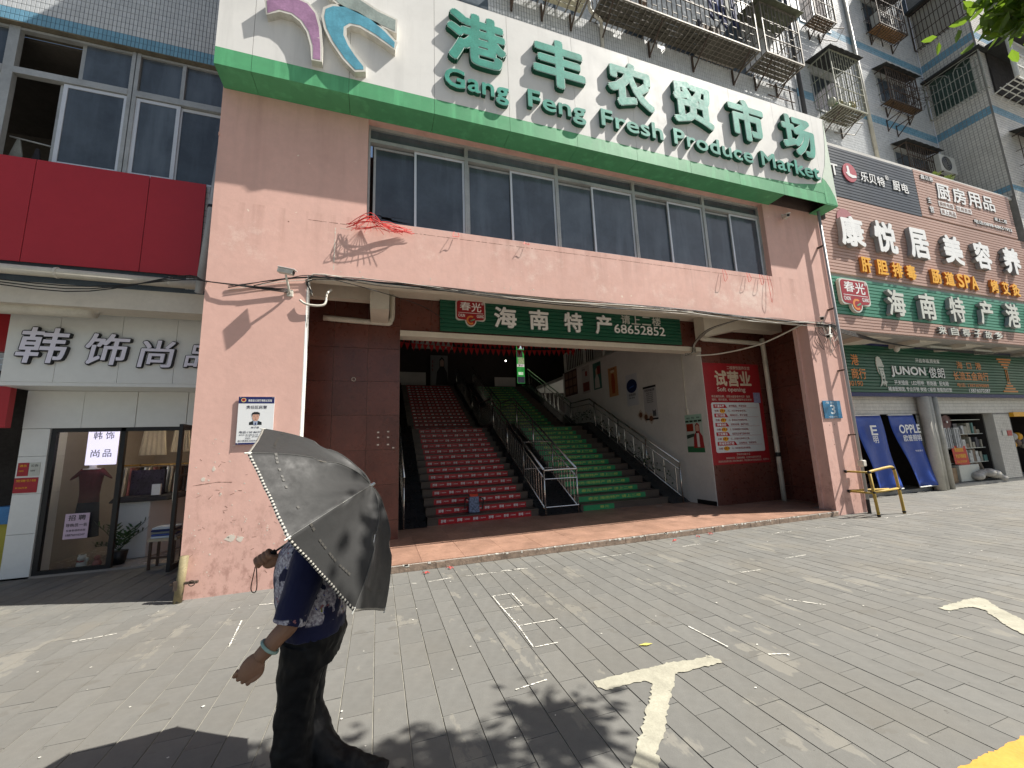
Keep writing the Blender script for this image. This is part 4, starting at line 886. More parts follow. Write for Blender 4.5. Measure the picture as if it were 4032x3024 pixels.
# ================================================================== YELLOW BARRIER AND POST
bt = thing('tube_barrier', 'yellow and black steel tube barrier at the right pillar', 'barrier', (9.7, 5.45, 0))
r_ = .026
MB().tube([(9.32,5.41,0),(9.25,5.41,.88)], r_, 10).build('post', YPAINT, bt, smooth=True)
MB().tube(path([(9.25,5.41,.87),(9.5,5.41,.90),(9.92,5.42,.935),(10.02,5.42,.90),(10.05,5.42,.80),(10.09,5.42,.4),(10.12,5.42,.0)], 6), r_, 10).build('post', YPAINT, bt, smooth=True)
for z in (.86,.46):
    MB().tube([(9.25,5.41,z),(9.27,5.86,z)], .02, 10).build('rail', YPAINT, bt, smooth=True)
MB().tube([(9.28,5.41,.47),(10.08,5.42,.50)], .022, 10).build('rail', YPAINT, bt, smooth=True); MB().tube([(9.3,5.86,.47),(10.1,5.6,.47)], .018, 10).build('rail', YPAINT, bt, smooth=True)
for p in ((9.25,5.41,.86),(9.285,5.41,.47),(10.083,5.42,.49),(10.12,5.42,.04),(9.32,5.41,.03),(10.02,5.42,.90),(9.27,5.84,.86),(9.27,5.84,.46)): MB().ball(p, .034, 10, 6).build('joint_band', BLACK, bt, smooth=True)
gp = thing('guard_post', 'worn yellow and grey steel stub post at the left pillar corner', 'bollard', (-2.10, 5.80, 0))
MB().tube([(-2.12,5.79,0),(-2.09,5.79,.50)], .042, 14).build('tube', RAILP, gp, smooth=True)
MB().box(-2.20,5.77,.19,-1.94,5.81,.215).box(-2.16,5.75,.14,-2.12,5.84,.24).build('hasp', IRON, gp)
MB().tube([Vector((-1.99+.03*math.cos(a),5.76,.20+.03*math.sin(a))) for a in [i*.5236 for i in range(13)]], .006, 5).build('ring', IRON, gp)

# ================================================================== LEFT BUILDING
lb = thing('left_building', 'pale tiled building left of the market hall with red fascia panels', 'building', (-4.5, 6.8, 0))
LW = 6.8
MB().box(-14, LW+.004, 7.96, -2.16, LW+.25, 16).box(-14, LW+.004, 4.02, -2.16, LW+.25, 5.78).build('wall', TJOINT, lb)
bandL = lambda v_: 1 if v_ < 8.16 else 0
tiles(lb, (0, LW+.004, 0), (1,0,0), (0,0,1), (0,-1,0), -6.6, -2.2, 7.96, 10.76, [TILEW, TILEB], bandL, objs=300)
tiles(lb, (0, LW+.004, 0), (1,0,0), (0,0,1), (0,-1,0), -2.75, -2.2, 4.08, 5.78, [TILEW], lambda v_: 0)
MB().box(-14, LW+.002, 7.945, -2.16, LW+.25, 7.958).build('soffit', mat('dirty_soffit', (.16,.14,.10), .9, .3, 3, dirt=.4), lb)
MB().box(-14, LW+2.6, 4, -2.2, LW+2.7, 8).box(-14, LW+.25, 5.75, -2.2, LW+2.6, 5.8).box(-2.2, LW+.25, 4.6, -2.16, LW+2.6, 8).box(-14, LW+.25, 7.9, -2.2, LW+2.6, 7.94).build('room', mat('room_wall', (.08,.07,.06), .9, .2), lb)
# second floor windows
yw = LW+.10
def winL(x0, x1, open_left, k):
    f = MB(); t = .03
    for a, b2 in ((x0, x0+.06), (x1-.02, x1+.04)): f.box(a, yw-.03, 5.80, b2, yw+.05, 7.94)
    f.box(x0+.06, yw-.035, 7.17, x1-.02, yw+.05, 7.27)
    for z in (5.80, 7.90): f.box(x0+.06, yw-.025, z, x1-.02, yw+.05, z+.035)
    wf = f.build('window', ALU, lb)
    xm = (x0+x1)/2
    if k != 0: MB().box(xm-.02, yw-.03, 7.27, xm+.03, yw+.03, 7.9).build('mullion', ALU, wf)
    P = [(x0+.06, xm), (xm-.03, x1-.02)] if not open_left else [(xm-.14, x1-.2)]
    if open_left: P = [(x0+.62, x1-.01)]
    for i, (a, b2) in enumerate(P):
        s = MB(); yy = yw-.012+(.03 if i else 0); u = .05
        s.box(a, yy, 5.84, a+u, yy+.025, 7.16).box(b2-u, yy, 5.84, b2, yy+.025, 7.16).box(a+u, yy, 5.84, b2-u, yy+.025, 5.89).box(a+u, yy, 7.11, b2-u, yy+.025, 7.16)
        s.build('sash', ALUW, wf); MB().box(a+u, yy+.01, 5.89, b2-u, yy+.014, 7.11).build('pane', PGLASS, wf)
    if open_left: MB().box(x0+.56, yw+.03, 5.84, x0+.62, yw+.05, 7.16).build('sash', ALU, wf)
    if k == 0: MB().box(x0+.80, yw+.01, 7.3, x1-.03, yw+.014, 7.9).build('pane', PGLASS, wf)
    else:
        MB().box(x0+.07, yw+.01, 7.3, xm-.02, yw+.014, 7.9).box(xm+.03, yw+.01, 7.3, x1-.03, yw+.014, 7.9).build('pane', PGLASS, wf)
winL(-5.12, -3.73, True, 0); winL(-3.70, -2.45, False, 1); winL(-6.6, -5.16, False, 2); winL(-2.42, -2.2, False, 3) if 0 else None
MB().box(-4.38, yw+.03, 7.3, -4.32, yw+.06, 7.9).build('mullion', ALU, lb)
# laundry in the open window
ld = thing('laundry', 'grey and white clothes drying inside the open upper left window', 'clothes', (-4.8, 7.2, 5.8))
LC = [mat('cloth_grey', (.22,.23,.21), .9, .2, 8), mat('cloth_white', (.5,.55,.6), .9, .1, 8), mat('cloth_black', (.02,.02,.025), .9, .2)]
for x, w2, h, c in ((-5.0,.14,.55,0),(-4.78,.10,.45,2),(-4.60,.09,.42,1),(-4.36,.07,.28,1),(-4.48,.05,.3,0)):
    mbx = MB(); mbx.hull([(x-w2,7.05,5.7),(x+w2,7.02,5.7),(x+w2,7.06,5.7),(x-w2,7.09,5.7),(x-.02,7.05,5.7+h),(x+.02,7.04,5.7+h),(x+.02,7.07,5.7+h),(x-.02,7.08,5.7+h)]); mbx.build('garment', LC[c], ld, bevel=.01)
MB().tube([(-5.1,7.06,6.28),(-3.9,7.06,6.12)], .012, 6).build('drying_pole', ALU, ld)
o = MB().hull([(-3.42,7.0,5.86),(-3.28,7.0,5.86),(-3.28,7.03,5.86),(-3.42,7.03,5.86),(-3.36,7.0,6.14),(-3.34,7.0,6.14),(-3.34,7.02,6.14),(-3.36,7.02,6.14)]).build('folded_cloth', LC[1]); tag(o, 'white cloth peak showing behind the second window pane', 'clothes')
# red fascia panels
rf = thing('red_fascia', 'plain dark red fascia of three panels under the upper windows', 'sign board', (-3.7, 6.75, 4.27))
MB().box(-8, 6.76, 4.29, -2.6, 6.795, 5.76).build('backing', SLATB, rf)
for a, b2 in ((-7.2,-5.86),(-5.855,-4.565),(-4.558,-3.292),(-3.285,-2.585)): MB().box(a, 6.745, 4.275, b2, 6.757, 5.785).build('panel', REDP, rf, bevel=.003)
MB().box(-14, LW+.002, 3.72, -2.16, LW+.35, 4.02).build('edge_beam', CREAM, lb)
MB().box(-14, LW+.35, 3.96, -2.16, 7.95, 4.06).build('arcade_ceiling', mat('arcade_ceiling', (.25,.22,.19), .9, .15, 2, dirt=.4), lb)
o = MB().tube([(-8,6.70,4.17),(-2.3,6.70,4.12)], .065, 12).build('gutter_pipe', PVCW, smooth=True); tag(o, 'weathered cream pipe along the bottom of the red fascia', 'pipe')
for x in (-4.15,-2.9): MB().tube([(x,6.70,4.14),(x+.03,6.70,4.14)], .075, 12).build('pipe_clip', WIREW, o)
o = MB().tube(path([(-8,7.0,3.72),(-4.2,7.0,3.72),(-3.95,7.0,3.74),(-3.80,7.0,3.86),(-3.78,7.0,4.05)], 6), .10, 16).build('drain_pipe', PVCW, smooth=True); tag(o, 'thick cream drain pipe elbowing up over the white shop fascia', 'pipe')
o = MB().tube([(-2.42,6.4,3.9),(-2.28,6.4,6.72)], .05, 12).build('downpipe', PVC, smooth=True); tag(o, 'grey downpipe between red fascia and pink pillar', 'pipe')
MB().tube([(-2.36,6.4,5.2),(-2.355,6.4,5.24)], .056, 12).build('black_tape', BLACK, o)

# ---- clothing shop
SF = 7.37
shf = thing('shop_sign', 'white panelled shop fascia with raised white brush characters', 'sign', (-3.8, SF, 2.75))
STONE = mat('white_stone_panel', (.70,.71,.68), .4, .05, .8, dirt=.10, dirtcol='77776f')
MB().box(-4.98, SF+.02, 2.75, -2.2, 7.9, 3.95).build('backing', JOINT, shf)
xs = [-4.98,-4.42,-3.70,-3.02,-2.35,-2.2]
for i in range(5): MB().box(xs[i]+.002, SF, 2.752, xs[i+1]-.002, SF+.02, 3.95).build('panel', STONE, shf, bevel=.002)
MB().box(-4.98, SF+.004, 2.70, -2.2, 7.9, 2.75).build('soffit', STONE, shf)
BR = [mat('letter_lilac_white', (.74,.72,.82), .5, .04, 3), BLACK]
for s, x0, x1, z0, z1 in (('韩', -4.86, -4.30, 3.0, 3.55), ('饰', -4.13, -3.60, 3.0, 3.5), ('尚', -3.47, -3.03, 2.98, 3.43), ('品', -2.89, -2.48, 3.0, 3.38)):
    letter(shf, s, x0, z0, x1, z1, FR(SF), .05, [BLACK, BLACK], .045, slant=.12)
    letter(shf, s, x0+.012, z0+.012, x1-.012, z1-.012, FR(SF), .054, [BR[0], BLACK], .026, slant=.12)
sh = thing('clothing_shop', 'white stone clothing shop front with black framed glass and open door', 'shop', (-3.8, 7.9, 0))
SP = 7.9
for a, b2, c, d in ((-4.99,-4.98+.66,2.13,2.70),(-4.32,-3.66,2.13,2.70),(-3.655,-2.99,2.13,2.70),(-2.985,-2.2,2.13,2.70)): MB().box(a+.002, SP-.02, c, b2-.002, SP+.1, d-.004).build('panel', STONE, sh, bevel=.002)
for c, d in ((.0,.62),(.62,1.18),(1.18,1.72),(1.72,2.126)): MB().box(-4.985, SP-.02, c+.002, -4.67, SP+.35, d-.002).build('panel', STONE, sh, bevel=.002)
fm = MB()
for a, b2, c, d in ((-4.66,-4.60,.03,2.13),(-3.83,-3.77,.03,2.13),(-2.75,-2.70,.03,2.13)): fm.box(a, SP, c, b2, SP+.06, d)
fm.box(-4.60, SP, 2.07, -2.75, SP+.06, 2.13).box(-4.60, SP, .03, -3.83, SP+.06, .085); fm.build('frame', BLACK, sh)
MB().box(-4.60, SP+.02, .085, -3.83, SP+.03, 2.07).build('window_pane', SGLASS, sh)
MB().box(-5, SP-.02, -.05, -2.2, SP+4, .03).build('floor', mat('shop_floor', (.30,.27,.24), .25, .08), sh)
SW = mat('shop_wall', (.34,.31,.28), .8, .06, 1); MB().box(-5.0, SP+.1, 0, -4.9, SP+4, 2.9).box(-5, SP+3.6, 0, -1.5, SP+3.7, 2.9).box(-1.7, SP, 0, -1.6, SP+4, 2.9).box(-5, SP+.1, 2.75, -1.5, SP+4, 2.85).build('inner_wall', SW, sh)
dl = MB(); dl.box(-2.80,7.18,.04,-2.755,7.24,2.12).box(-2.80,7.84,.04,-2.755,7.90,2.12).box(-2.80,7.24,2.06,-2.755,7.84,2.12).box(-2.80,7.24,.04,-2.755,7.84,.12).box(-2.79,7.24,1.35,-2.765,7.84,1.38); d_ = dl.build('door', BLACK, sh, label='black framed glass door standing open')
MB().box(-2.782,7.24,.12,-2.774,7.84,2.06).build('pane', SGLASS, d_)
MB().tube([(-2.82,7.30,.9),(-2.84,7.30,1.0),(-2.84,7.30,1.4),(-2.82,7.30,1.5)], .012, 8).build('handle', STEEL, d_)
# lamps that are lit in the shop
sl_ = MB().box(-4.36, SP+.25, 1.56, -3.98, SP+.28, 2.3).build('light_box', mat('lightbox_lilac', (.72,.68,.9), .5, .02, 1, emit=.9)); tag(sl_, 'lit white light box with black characters in the shop window', 'sign')
lettering(sl_, [('韩', -4.29, 1.96, -4.18, 2.08, .01), ('饰', -4.14, 1.96, -4.03, 2.08, .01), ('尚', -4.30, 1.68, -4.19, 1.80, .01), ('品', -4.15, 1.68, -4.04, 1.80, .01)], FR(SP+.248), BLACK)
o = MB().box(-3.72,SP+.6,2.735,-3.56,SP+.75,2.748).build('ceiling_light', mat('lamp_glow', (1,.85,.6), .5, 0, 1, emit=45)); tag(o, 'lit recessed ceiling light inside the clothing shop', 'lamp')
o = MB().box(-3.3,SP+2.0,2.735,-3.1,SP+2.2,2.748).build('ceiling_light', MATS['lamp_glow']); tag(o, 'second lit ceiling light deeper in the clothing shop', 'lamp')
# mannequin torso
mq = thing('mannequin', 'white mannequin torso in a dark red knitted top behind the shop window', 'mannequin', (-4.34, 8.35, .9))
mx_ = -4.34; my_ = 8.32
MB().loft([((mx_,my_,.98),(.13,0,0),(0,.09,0)),((mx_,my_,1.1),(.12,0,0),(0,.09,0)),((mx_,my_,1.25),(.13,0,0),(0,.10,0)),((mx_,my_,1.38),(.15,0,0),(0,.10,0)),((mx_,my_,1.47),(.15,0,0),(0,.08,0)),((mx_,my_,1.50),(.08,0,0),(0,.06,0))]).loft([((mx_-.13,my_,1.46),(0,0,.05),(0,.06,0)),((mx_-.22,my_,1.38),(.04,0,.05),(0,.05,0))],12).loft([((mx_+.13,my_,1.46),(0,0,.05),(0,.06,0)),((mx_+.22,my_,1.38),(-.04,0,.05),(0,.05,0))],12).build('knit_top', mat('knit_red', (.10,.012,.018), .9, .2, 20, bump=.3, bscale=120), mq, smooth=True)
MB().loft([((mx_,my_,1.49),(.06,0,0),(0,.05,0)),((mx_,my_,1.53),(.045,0,0),(0,.04,0)),((mx_,my_,1.59),(.045,0,0),(0,.04,0))]).build('neck', LETW, mq, smooth=True)
MB().tube([(mx_+.10*math.cos(a),my_-.02+.07*math.sin(a),1.50) for a in [i*.35 for i in range(19)]], .009, 6).build('pearl_collar', LETW, mq)
MB().loft([((mx_,my_,.45),(.17,0,0),(0,.12,0)),((mx_,my_,.98),(.13,0,0),(0,.09,0))]).build('skirt', LC[2], mq, smooth=True)
o = MB().box(-4.36,7.885,.50,-4.08,7.892,.86).build('notice', mat('notice_lilac', (.55,.42,.52), .6, .05)); tag(o, 'pale pink job notice taped low inside the shop glass', 'notice')
lettering(o, [('招 聘', -4.32, .76, -4.12, .84, .02), ('导购员一名', -4.34, .67, -4.10, .72, .015), ('有意者请进店面', -4.33, .605, -4.11, .635), ('18876016247', -4.33, .54, -4.11, .57)], FR(7.884), BLACK)
cr_ = thing('clothes_rail', 'brass clothes rail hung with white and brown garments inside the shop', 'clothes rack', (-3.9, 9.4, 0))
BRS = mat('brass', (.5,.33,.10), .3, .1, metal=.8)
MB().tube([(-4.45,9.3,.1),(-4.45,9.3,1.52),(-2.9,9.3,1.52),(-2.9,9.3,.1)], .022, 8).build('frame', BRS, cr_)
GC = [LC[1], mat('cloth_brown', (.12,.06,.04), .9, .3), mat('cloth_cream', (.5,.45,.36), .9, .1), LC[2], mat('cloth_rose', (.3,.12,.12), .9, .2)]
for i in range(22):
    x = -4.4+i*.068; c = GC[(i*7) % 5]; h = rnd(.6,.8); MB().hull([(x,9.12,1.48-h),(x+.03,9.12,1.48-h),(x+.03,9.5,1.48-h),(x,9.5,1.48-h),(x,9.2,1.48),(x+.03,9.2,1.48),(x+.03,9.42,1.48),(x,9.42,1.48)]).build('garment', c, cr_)
for k, (x, w2, z0, c, lb_) in enumerate(((-4.35,.42,1.70,2,'left cream pleated dress hung high on the shop wall'),(-3.85,.3,1.75,2,'right cream dress hung high on the shop wall'),(-3.45,.2,1.6,1,'dark brown dress hung high on the shop wall'))):
    mbx = MB()
    for i in range(10): a = x+w2*i/10; mbx.hull([(a,9.60-.02*(i%2),z0),(a+w2/10,9.60-.02*((i+1)%2),z0),(a+w2/10,9.66,z0),(a,9.66,z0),(x+w2*.2+w2*.06*i,9.6,2.5),(x+w2*.2+w2*.06*(i+1),9.6,2.5),(x+w2*.2+w2*.06*(i+1),9.64,2.5),(x+w2*.2+w2*.06*i,9.64,2.5)])
    tag(mbx.build('dress', GC[c]), lb_, 'dress')
o = MB().hull([(-4.08,8.5,.03),(-3.62,8.5,.03),(-3.30,9.3,.03),(-3.8,9.3,.03),(-4.08,8.5,.93),(-3.62,8.5,.93),(-3.30,9.3,.93),(-3.8,9.3,.93)]).build('display_counter', mat('counter_white', (.62,.62,.60), .4, .03), bevel=.01); tag(o, 'white display counter just inside the open shop door', 'counter')
o = MB().hull([(-4.15,8.4,.93),(-3.35,8.45,.93),(-3.25,9.3,.93),(-3.9,9.3,.93),(-4.1,8.45,1.02),(-3.4,8.5,1.0),(-3.3,9.2,1.02),(-3.9,9.2,1.02)]).build('black_cloth', LC[2], bevel=.02); tag(o, 'black cloth draped over the display counter', 'cloth')
o = MB().box(-4.02,8.72,1.02,-3.55,8.80,1.44).build('monitor', mat('screen_dark', (.03,.02,.04), .3, .6, 5)); tag(o, 'dark picture screen standing on the display counter', 'screen')
o = MB().box(-3.62,8.5,1.02,-3.50,8.54,1.20).build('price_card', LETW); tag(o, 'small white card stand on the display counter', 'card')
LEAF = mat('plant_leaf', (.03,.075,.02), .45, .3, 6, island=.35)
def plant(x, y, z, n, rad, h, label, pot=True, m=LEAF):
    t = thing('potted_plant', label, 'plant', (x, y, z))
    if pot: MB().loft([((x,y,z),(.08,0,0),(0,.08,0)),((x,y,z+.2),(.11,0,0),(0,.11,0))],14).build('pot', BLACK, t, smooth=True)
    l = MB(); b0 = Vector((x,y,z+(.2 if pot else 0)))
    for i in range(n):
        a = rnd(0,6.28); d = Vector((math.cos(a)*rad, math.sin(a)*rad, h*rnd(.4,1))); P = [b0+d*k/5+Vector((0,0,-.25*h*(k/5)**2)) for k in range(6)]; l.tube(P, .004, 4)
        for k in range(1, 6):
            for s_ in (-1, 1):
                u = d.cross(Vector((0,0,1))).normalized()*s_; e2 = P[k]+u*.10+d*.12+Vector((0,0,.02)); c = (P[k]+e2)/2; q = d.normalized()*.022; l.quad(P[k], c-q, e2, c+q)
    l.build('foliage', m, t); return t
random.seed(3)
plant(-3.80, 8.15, .03, 9, .28, .62, 'green fern like plant in a black pot by the shop doorway')
lc = thing('lucky_cat', 'small white beckoning cat figurine on the shop window floor', 'figurine', (-4.15, 8.02, .03))
CATM = mat('cat_white', (.55,.55,.48), .4, .15, 20)
MB().ball((-4.17,8.02,.10), .065, 12, 8, sc=(1,.8,1.1)).ball((-4.17,8.01,.195), .05, 12, 8, sc=(1.1,.9,.9)).ball((-4.205,8.01,.235), .015, 6, 5).ball((-4.135,8.01,.235), .015, 6, 5).ball((-4.10,8.0,.17), .022, 8, 5, sc=(1,1,1.6)).build('figure', CATM, lc, smooth=True)
MB().tube([(-4.21,7.98,.155),(-4.17,7.965,.15),(-4.13,7.98,.155)], .008, 5).build('red_collar', BADGE, lc)
o = MB().ball((-4.0,8.04,.09), .055, 12, 8, sc=(1,.8,1.3)).ball((-4.0,8.03,.18), .038, 10, 7).build('figurine', mat('pink_figurine', (.4,.16,.12), .5, .2, 10), smooth=True); tag(o, 'pinkish figurine beside the white cat', 'figurine')
st_ = thing('wooden_stool', 'low dark wooden stool in the shop doorway', 'stool', (-3.05, 7.75, 0)); WD = mat('dark_wood', (.06,.03,.018), .5, .3, 6)
MB().box(-3.22,7.60,.40,-2.86,7.92,.44).build('seat', mat('pale_board', (.4,.34,.24), .6, .1), st_)
for x in (-3.19,-2.90):
    for y in (7.63,7.88): MB().box(x-.015,y-.015,0,x+.015,y+.015,.40).build('leg', WD, st_)
MB().box(-3.18,7.62,.15,-2.91,7.64,.18).build('stretcher', WD, st_)
fc = [LC[1], mat('cloth_blue', (.05,.08,.25), .9, .2), LC[0], mat('cloth_navy', (.03,.04,.12), .9, .2), LC[1]]
t = thing('folded_clothes', 'stack of folded blue and white clothes on the wooden stool', 'clothes', (-3.04, 7.76, .44))
for i in range(5): MB().box(-3.20+rnd(-.01,.01),7.62,.44+.032*i,-2.90+rnd(-.02,.02),7.90,.47+.032*i).build('garment', fc[i], t, bevel=.01)
o = mat('notice_red', (.34,.02,.03), .5, .1, 10)
for nm, lbl, x0, x1, z0, z1, m_, tx in (('notice','red printed notice, left of the pair high on the white pillar',-4.965,-4.845,1.44,1.63,o,'通告'),('notice','white printed notice, right of the pair high on the white pillar',-4.84,-4.72,1.44,1.63,LETC,'公告'),('notice','red plate with gold writing below the pair of notices',-4.98,-4.72,1.20,1.415,o,'党建引领')):
    q = MB().box(x0,7.872,z0,x1,7.878,z1).build(nm, m_); tag(q, lbl, 'notice'); lettering(q, [(tx, x0+.02, z1-.06, x1-.02, z1-.025), ('共治共享', x0+.02, z0+.06, x0+(x1-x0)*.6, z0+.085)], FR(7.871), YEL if m_ is o else BLACK)
# neighbouring shop at the very left
ns_ = thing('corner_shop', 'dark shop opening with a red fascia at the far left', 'shop', (-5.8, 7.9, 0))
MB().box(-9, 7.6, 2.13, -5.0, 7.7, 2.72).build('red_board', REDP, ns_); MB().box(-9, 7.95, 3.3, -5.02, 8.05, 4.0).build('red_board', REDP, ns_)
MB().box(-9, 9.5, 0, -5.0, 9.6, 3).box(-9,7.9,2.9,-5,9.6,3.0).build('interior', DARK, ns_)
for i in range(6): MB().box(-6.2, 8.0, 2.76+i*.09, -5.02, 8.03, 2.84+i*.09).build('louvre', LC[1], ns_)
o = MB().box(-5.5, 8.2, 0, -5.02, 8.5, .75).build('yellow_crate', mat('crate_yellow', (.45,.38,.05), .6, .1)); tag(o, 'yellow crate half hidden behind the white pillar', 'crate')
o = MB().box(-5.35, 8.15, .75, -5.03, 8.4, 1.0).build('blue_box', mat('box_blue', (.06,.2,.42), .6, .2, 5)); tag(o, 'blue and white box on the yellow crate', 'box')

# ================================================================== APARTMENT BLOCK ABOVE
random.seed(21)
ab = thing('apartment_building', 'white and blue tiled apartment block rising behind the market sign', 'building', (5, 5.9, 7))
band3 = lambda v_: 1 if (8.17 < v_ < 8.42 or 9.35 < v_ < 9.6 or 12.35 < v_ < 12.65 or 15.35 < v_ < 15.65) else 0
MB().box(-2.16, 5.9, 9.0, 9.87, 6.2, 19).box(-2.16, 6.2, 9.0, -1.9, 7.5, 19).box(9.6, 6.2, 9.0, 9.87, 7.5, 19).build('wall', TJOINT, ab)
tiles(ab, (0,5.9,0),(1,0,0),(0,0,1),(0,-1,0), 1.8, 9.87, 8.95, 10.25, [TILEW, TILEB], lambda v_: 0, pu=.055, pv=.11)
tiles(ab, (0,5.9,0),(1,0,0),(0,0,1),(0,-1,0), 8.2, 9.87, 10.25, 12.4, [TILEW, TILEB], band3, pu=.055, pv=.11)
rb = thing('right_building', 'blue banded tiled apartment wall at the upper right with a projecting wing', 'building', (16, 7.45, 9))
MB().box(9.87, 7.454, 9.0, 19.8, 7.8, 19).build('wall', TJOINT, rb)
wins = [(13.1,14.9,13.3,14.6),(16.7,18.6,12.7,14.3),(16.8,19.0,10.0,11.4),(16.7,18.5,15.9,17.4),(13.2,14.8,16.2,17.8),(13.1,14.8,11.7,13.0)]
wins = [(13.2,14.6,12.0,13.4),(13.2,14.7,15.4,17.0),(16.75,18.45,13.25,14.35),(16.9,18.8,10.2,11.4),(16.75,18.3,16.2,17.6)]
tiles(rb, (0,7.454,0),(1,0,0),(0,0,1),(0,-1,0), 12.0, 19.8, 9.0, 18.0, [TILEW, TILEB], band3, holes=wins)
for a, b2, c, d in wins:
    f = MB(); f.box(a, 7.43, c, b2, 7.47, c+.06).box(a, 7.43, d-.06, b2, 7.47, d).box(a, 7.43, c+.06, a+.05, 7.47, d-.06).box(b2-.05, 7.43, c+.06, b2, 7.47, d-.06).box((a+b2)/2-.03, 7.43, c+.06, (a+b2)/2+.03, 7.47, d-.06)
    wf = f.build('window', ALU, rb); MB().box(a+.05, 7.447, c+.06, b2-.05, 7.452, d-.06).build('pane', PGLASS, wf)
# projecting wing
wg = MB(); wg.box(19.804, 6.004, 7.64, 27, 7.45, 19); wg.build('wing_wall', TJOINT2, rb)
band4 = lambda v_: 1 if (9.4 < v_ < 9.65 or 12.35 < v_ < 12.65 or 15.35 < v_ < 15.65) else 0
tiles(rb, (19.804,0,0),(0,-1,0),(0,0,1),(-1,0,0), -7.45, -6.0, 9.25, 18.0, [TILEC, TILEB], band4, pu=.1, pv=.1, holes=[(-7.35,-6.2,13.35,14.8),(-7.35,-6.2,16.4,17.9)], gap=.012)
tiles(rb, (0,6.004,0),(1,0,0),(0,0,1),(0,-1,0), 19.8, 24.5, 7.64, 18.0, [TILEC, TILEB], band4, pu=.1, pv=.1, gap=.012)
MB().box(19.79, 6.22, 13.35, 19.81, 7.33, 14.8).build('window_glass', mat('dull_green_glass', (.05,.085,.07), .3, .3, 2), rb); MB().box(19.79, 6.22, 16.4, 19.81, 7.33, 17.9).build('window_glass', mat('cream_blind', (.42,.40,.34), .6, .1, 2), rb)
o = MB().tube([(15.85,7.40,9.2),(15.72,7.40,18)], .055, 12).build('downpipe', PVCW, smooth=True); tag(o, 'cream downpipe on the blue banded wall', 'pipe')

# ---- cages of bars hung on the walls
def cage(label, x0, x1, z0, z1, yw_, dep, pitch=.13, roof=None, floor=True, m=IRONP, curved=True, brackets=True, rows=(.33,.66), group='window cages of the apartment wall'):
    t = thing('window_cage', label, 'window cage', ((x0+x1)/2, yw_, z0), group); yf = yw_-dep; r_ = .011
    fr_ = MB(); c = .12 if curved else 0
    for z in (z0, z1): fr_.box(x0, yf, z-.015, x1, yf+.03, z+.015).box(x0, yf+.03, z-.015, x0+.03, yw_, z+.015).box(x1-.03, yf+.03, z-.015, x1, yw_, z+.015)
    for x in (x0, x1-.03): fr_.box(x, yf+.002, z0+.015, x+.03, yf+.028, z1-.015)
    for q in rows:
        z = z0+(z1-z0)*q; fr_.box(x0+.03, yf+.004, z-.008, x1-.03, yf+.022, z+.008).box(x0+.004, yf+.03, z-.008, x0+.02, yw_, z+.008).box(x1-.02, yf+.03, z-.008, x1-.004, yw_, z+.008)
    fr_.build('frame', m, t)
    b = MB(); x = x0+pitch
    while x < x1-.04:
        if curved: b.tube([(x, yw_-.01, z0-.02), (x, yf+c, z0-.02), (x, yf+c*.3, z0+.02), (x, yf+.01, z0+c), (x, yf+.01, z1)], r_, 5, cap=False)
        else: b.tube([(x, yf+.01, z0), (x, yf+.01, z1)], r_, 5, cap=False); b.tube([(x, yf, z0), (x, yw_, z0)], r_, 4, cap=False)
        x += pitch
    n = max(2, int(dep/pitch)); 
    for i in range(1, n):
        y = yf+dep*i/n
        for x in (x0+.015, x1-.015): b.tube([(x, y, z0), (x, y, z1)], r_, 5, cap=False)
    k = 0; z = z0+.15
    while z < z1:   # small offset rungs between the bars
        x = x0+pitch*(1 + k % 2)
        while x < x1-pitch: b.tube([(x, yf+.01, z), (x+pitch, yf+.01, z)], .008, 4, cap=False); x += pitch*2
        z += .23; k += 1
    b.build('bars', m, t, kind='stuff')
    if roof:
        rf_ = MB(); n = 12
        for i in range(n):
            a = x0-.1+(x1-x0+.2)*i/n; e2 = (x1-x0+.2)/n
            rf_.hull([(a,yf-.12,z1+.02-.02*(i%2)),(a+e2,yf-.12,z1+.02-.02*((i+1)%2)),(a+e2,yw_,z1+.17),(a,yw_,z1+.17),(a,yf-.12,z1+.03-.02*(i%2)),(a+e2,yf-.12,z1+.03-.02*((i+1)%2)),(a+e2,yw_,z1+.185),(a,yw_,z1+.185)])
        rf_.build('roof', roof, t)
    if floor:
        q = MB()
        for i in range(5): y = yf+.06+i*(dep-.1)/5; q.box(x0+.04, y, z0+.02, x1-.04, y+(dep-.1)/5*.82, z0+.04)
        q.build('shelf', floor if not isinstance(floor, bool) else mat('grey_board', (.10,.09,.07), .9, .3, 4, dirt=.4), t)
    if brackets:
        for x in ([x0+.25+i*(x1-x0-.5)/max(1, brackets-1) for i in range(brackets)] if brackets is not True else [x0+.2, x1-.2]):
            MB().box(x-.018, yw_-.03, z0-.42, x+.018, yw_-.004, z0-.02).tube([(x, yw_-.02, z0-.40), (x, yf+.06, z0-.02)], .017, 5).build('bracket', IRON, t)
    return t
ROOFM = mat('mossy_roof_sheet', (.14,.15,.10), .85, .3, 3, dirt=.4); ROOFD = mat('dark_roof_sheet', (.035,.036,.036), .8, .3, 3)
yc = 5.894
cage('cage with boarded floor at the left above the sign, mostly out of the picture', 2.0, 3.75, 10.15, 11.6, yc, .55, .2, None, mat('yellow_board', (.5,.47,.34), .7, .1, 2), brackets=3)
cg = cage('longest rusty window cage crammed with clutter above the sign', 3.95, 7.95, 10.14, 11.9, yc, .56, .125, None, True, brackets=4)
cage('tall rusty window cage with a mossy roof right of the longest cage', 8.15, 9.35, 10.2, 11.55, yc, .56, .12, ROOFM, True, brackets=2)
MB().box(6.6, 5.45, 10.17, 7.75, 5.88, 10.19).build('pale_board', mat('pale_cage_board', (.33,.30,.26), .8, .1, 2), cg)
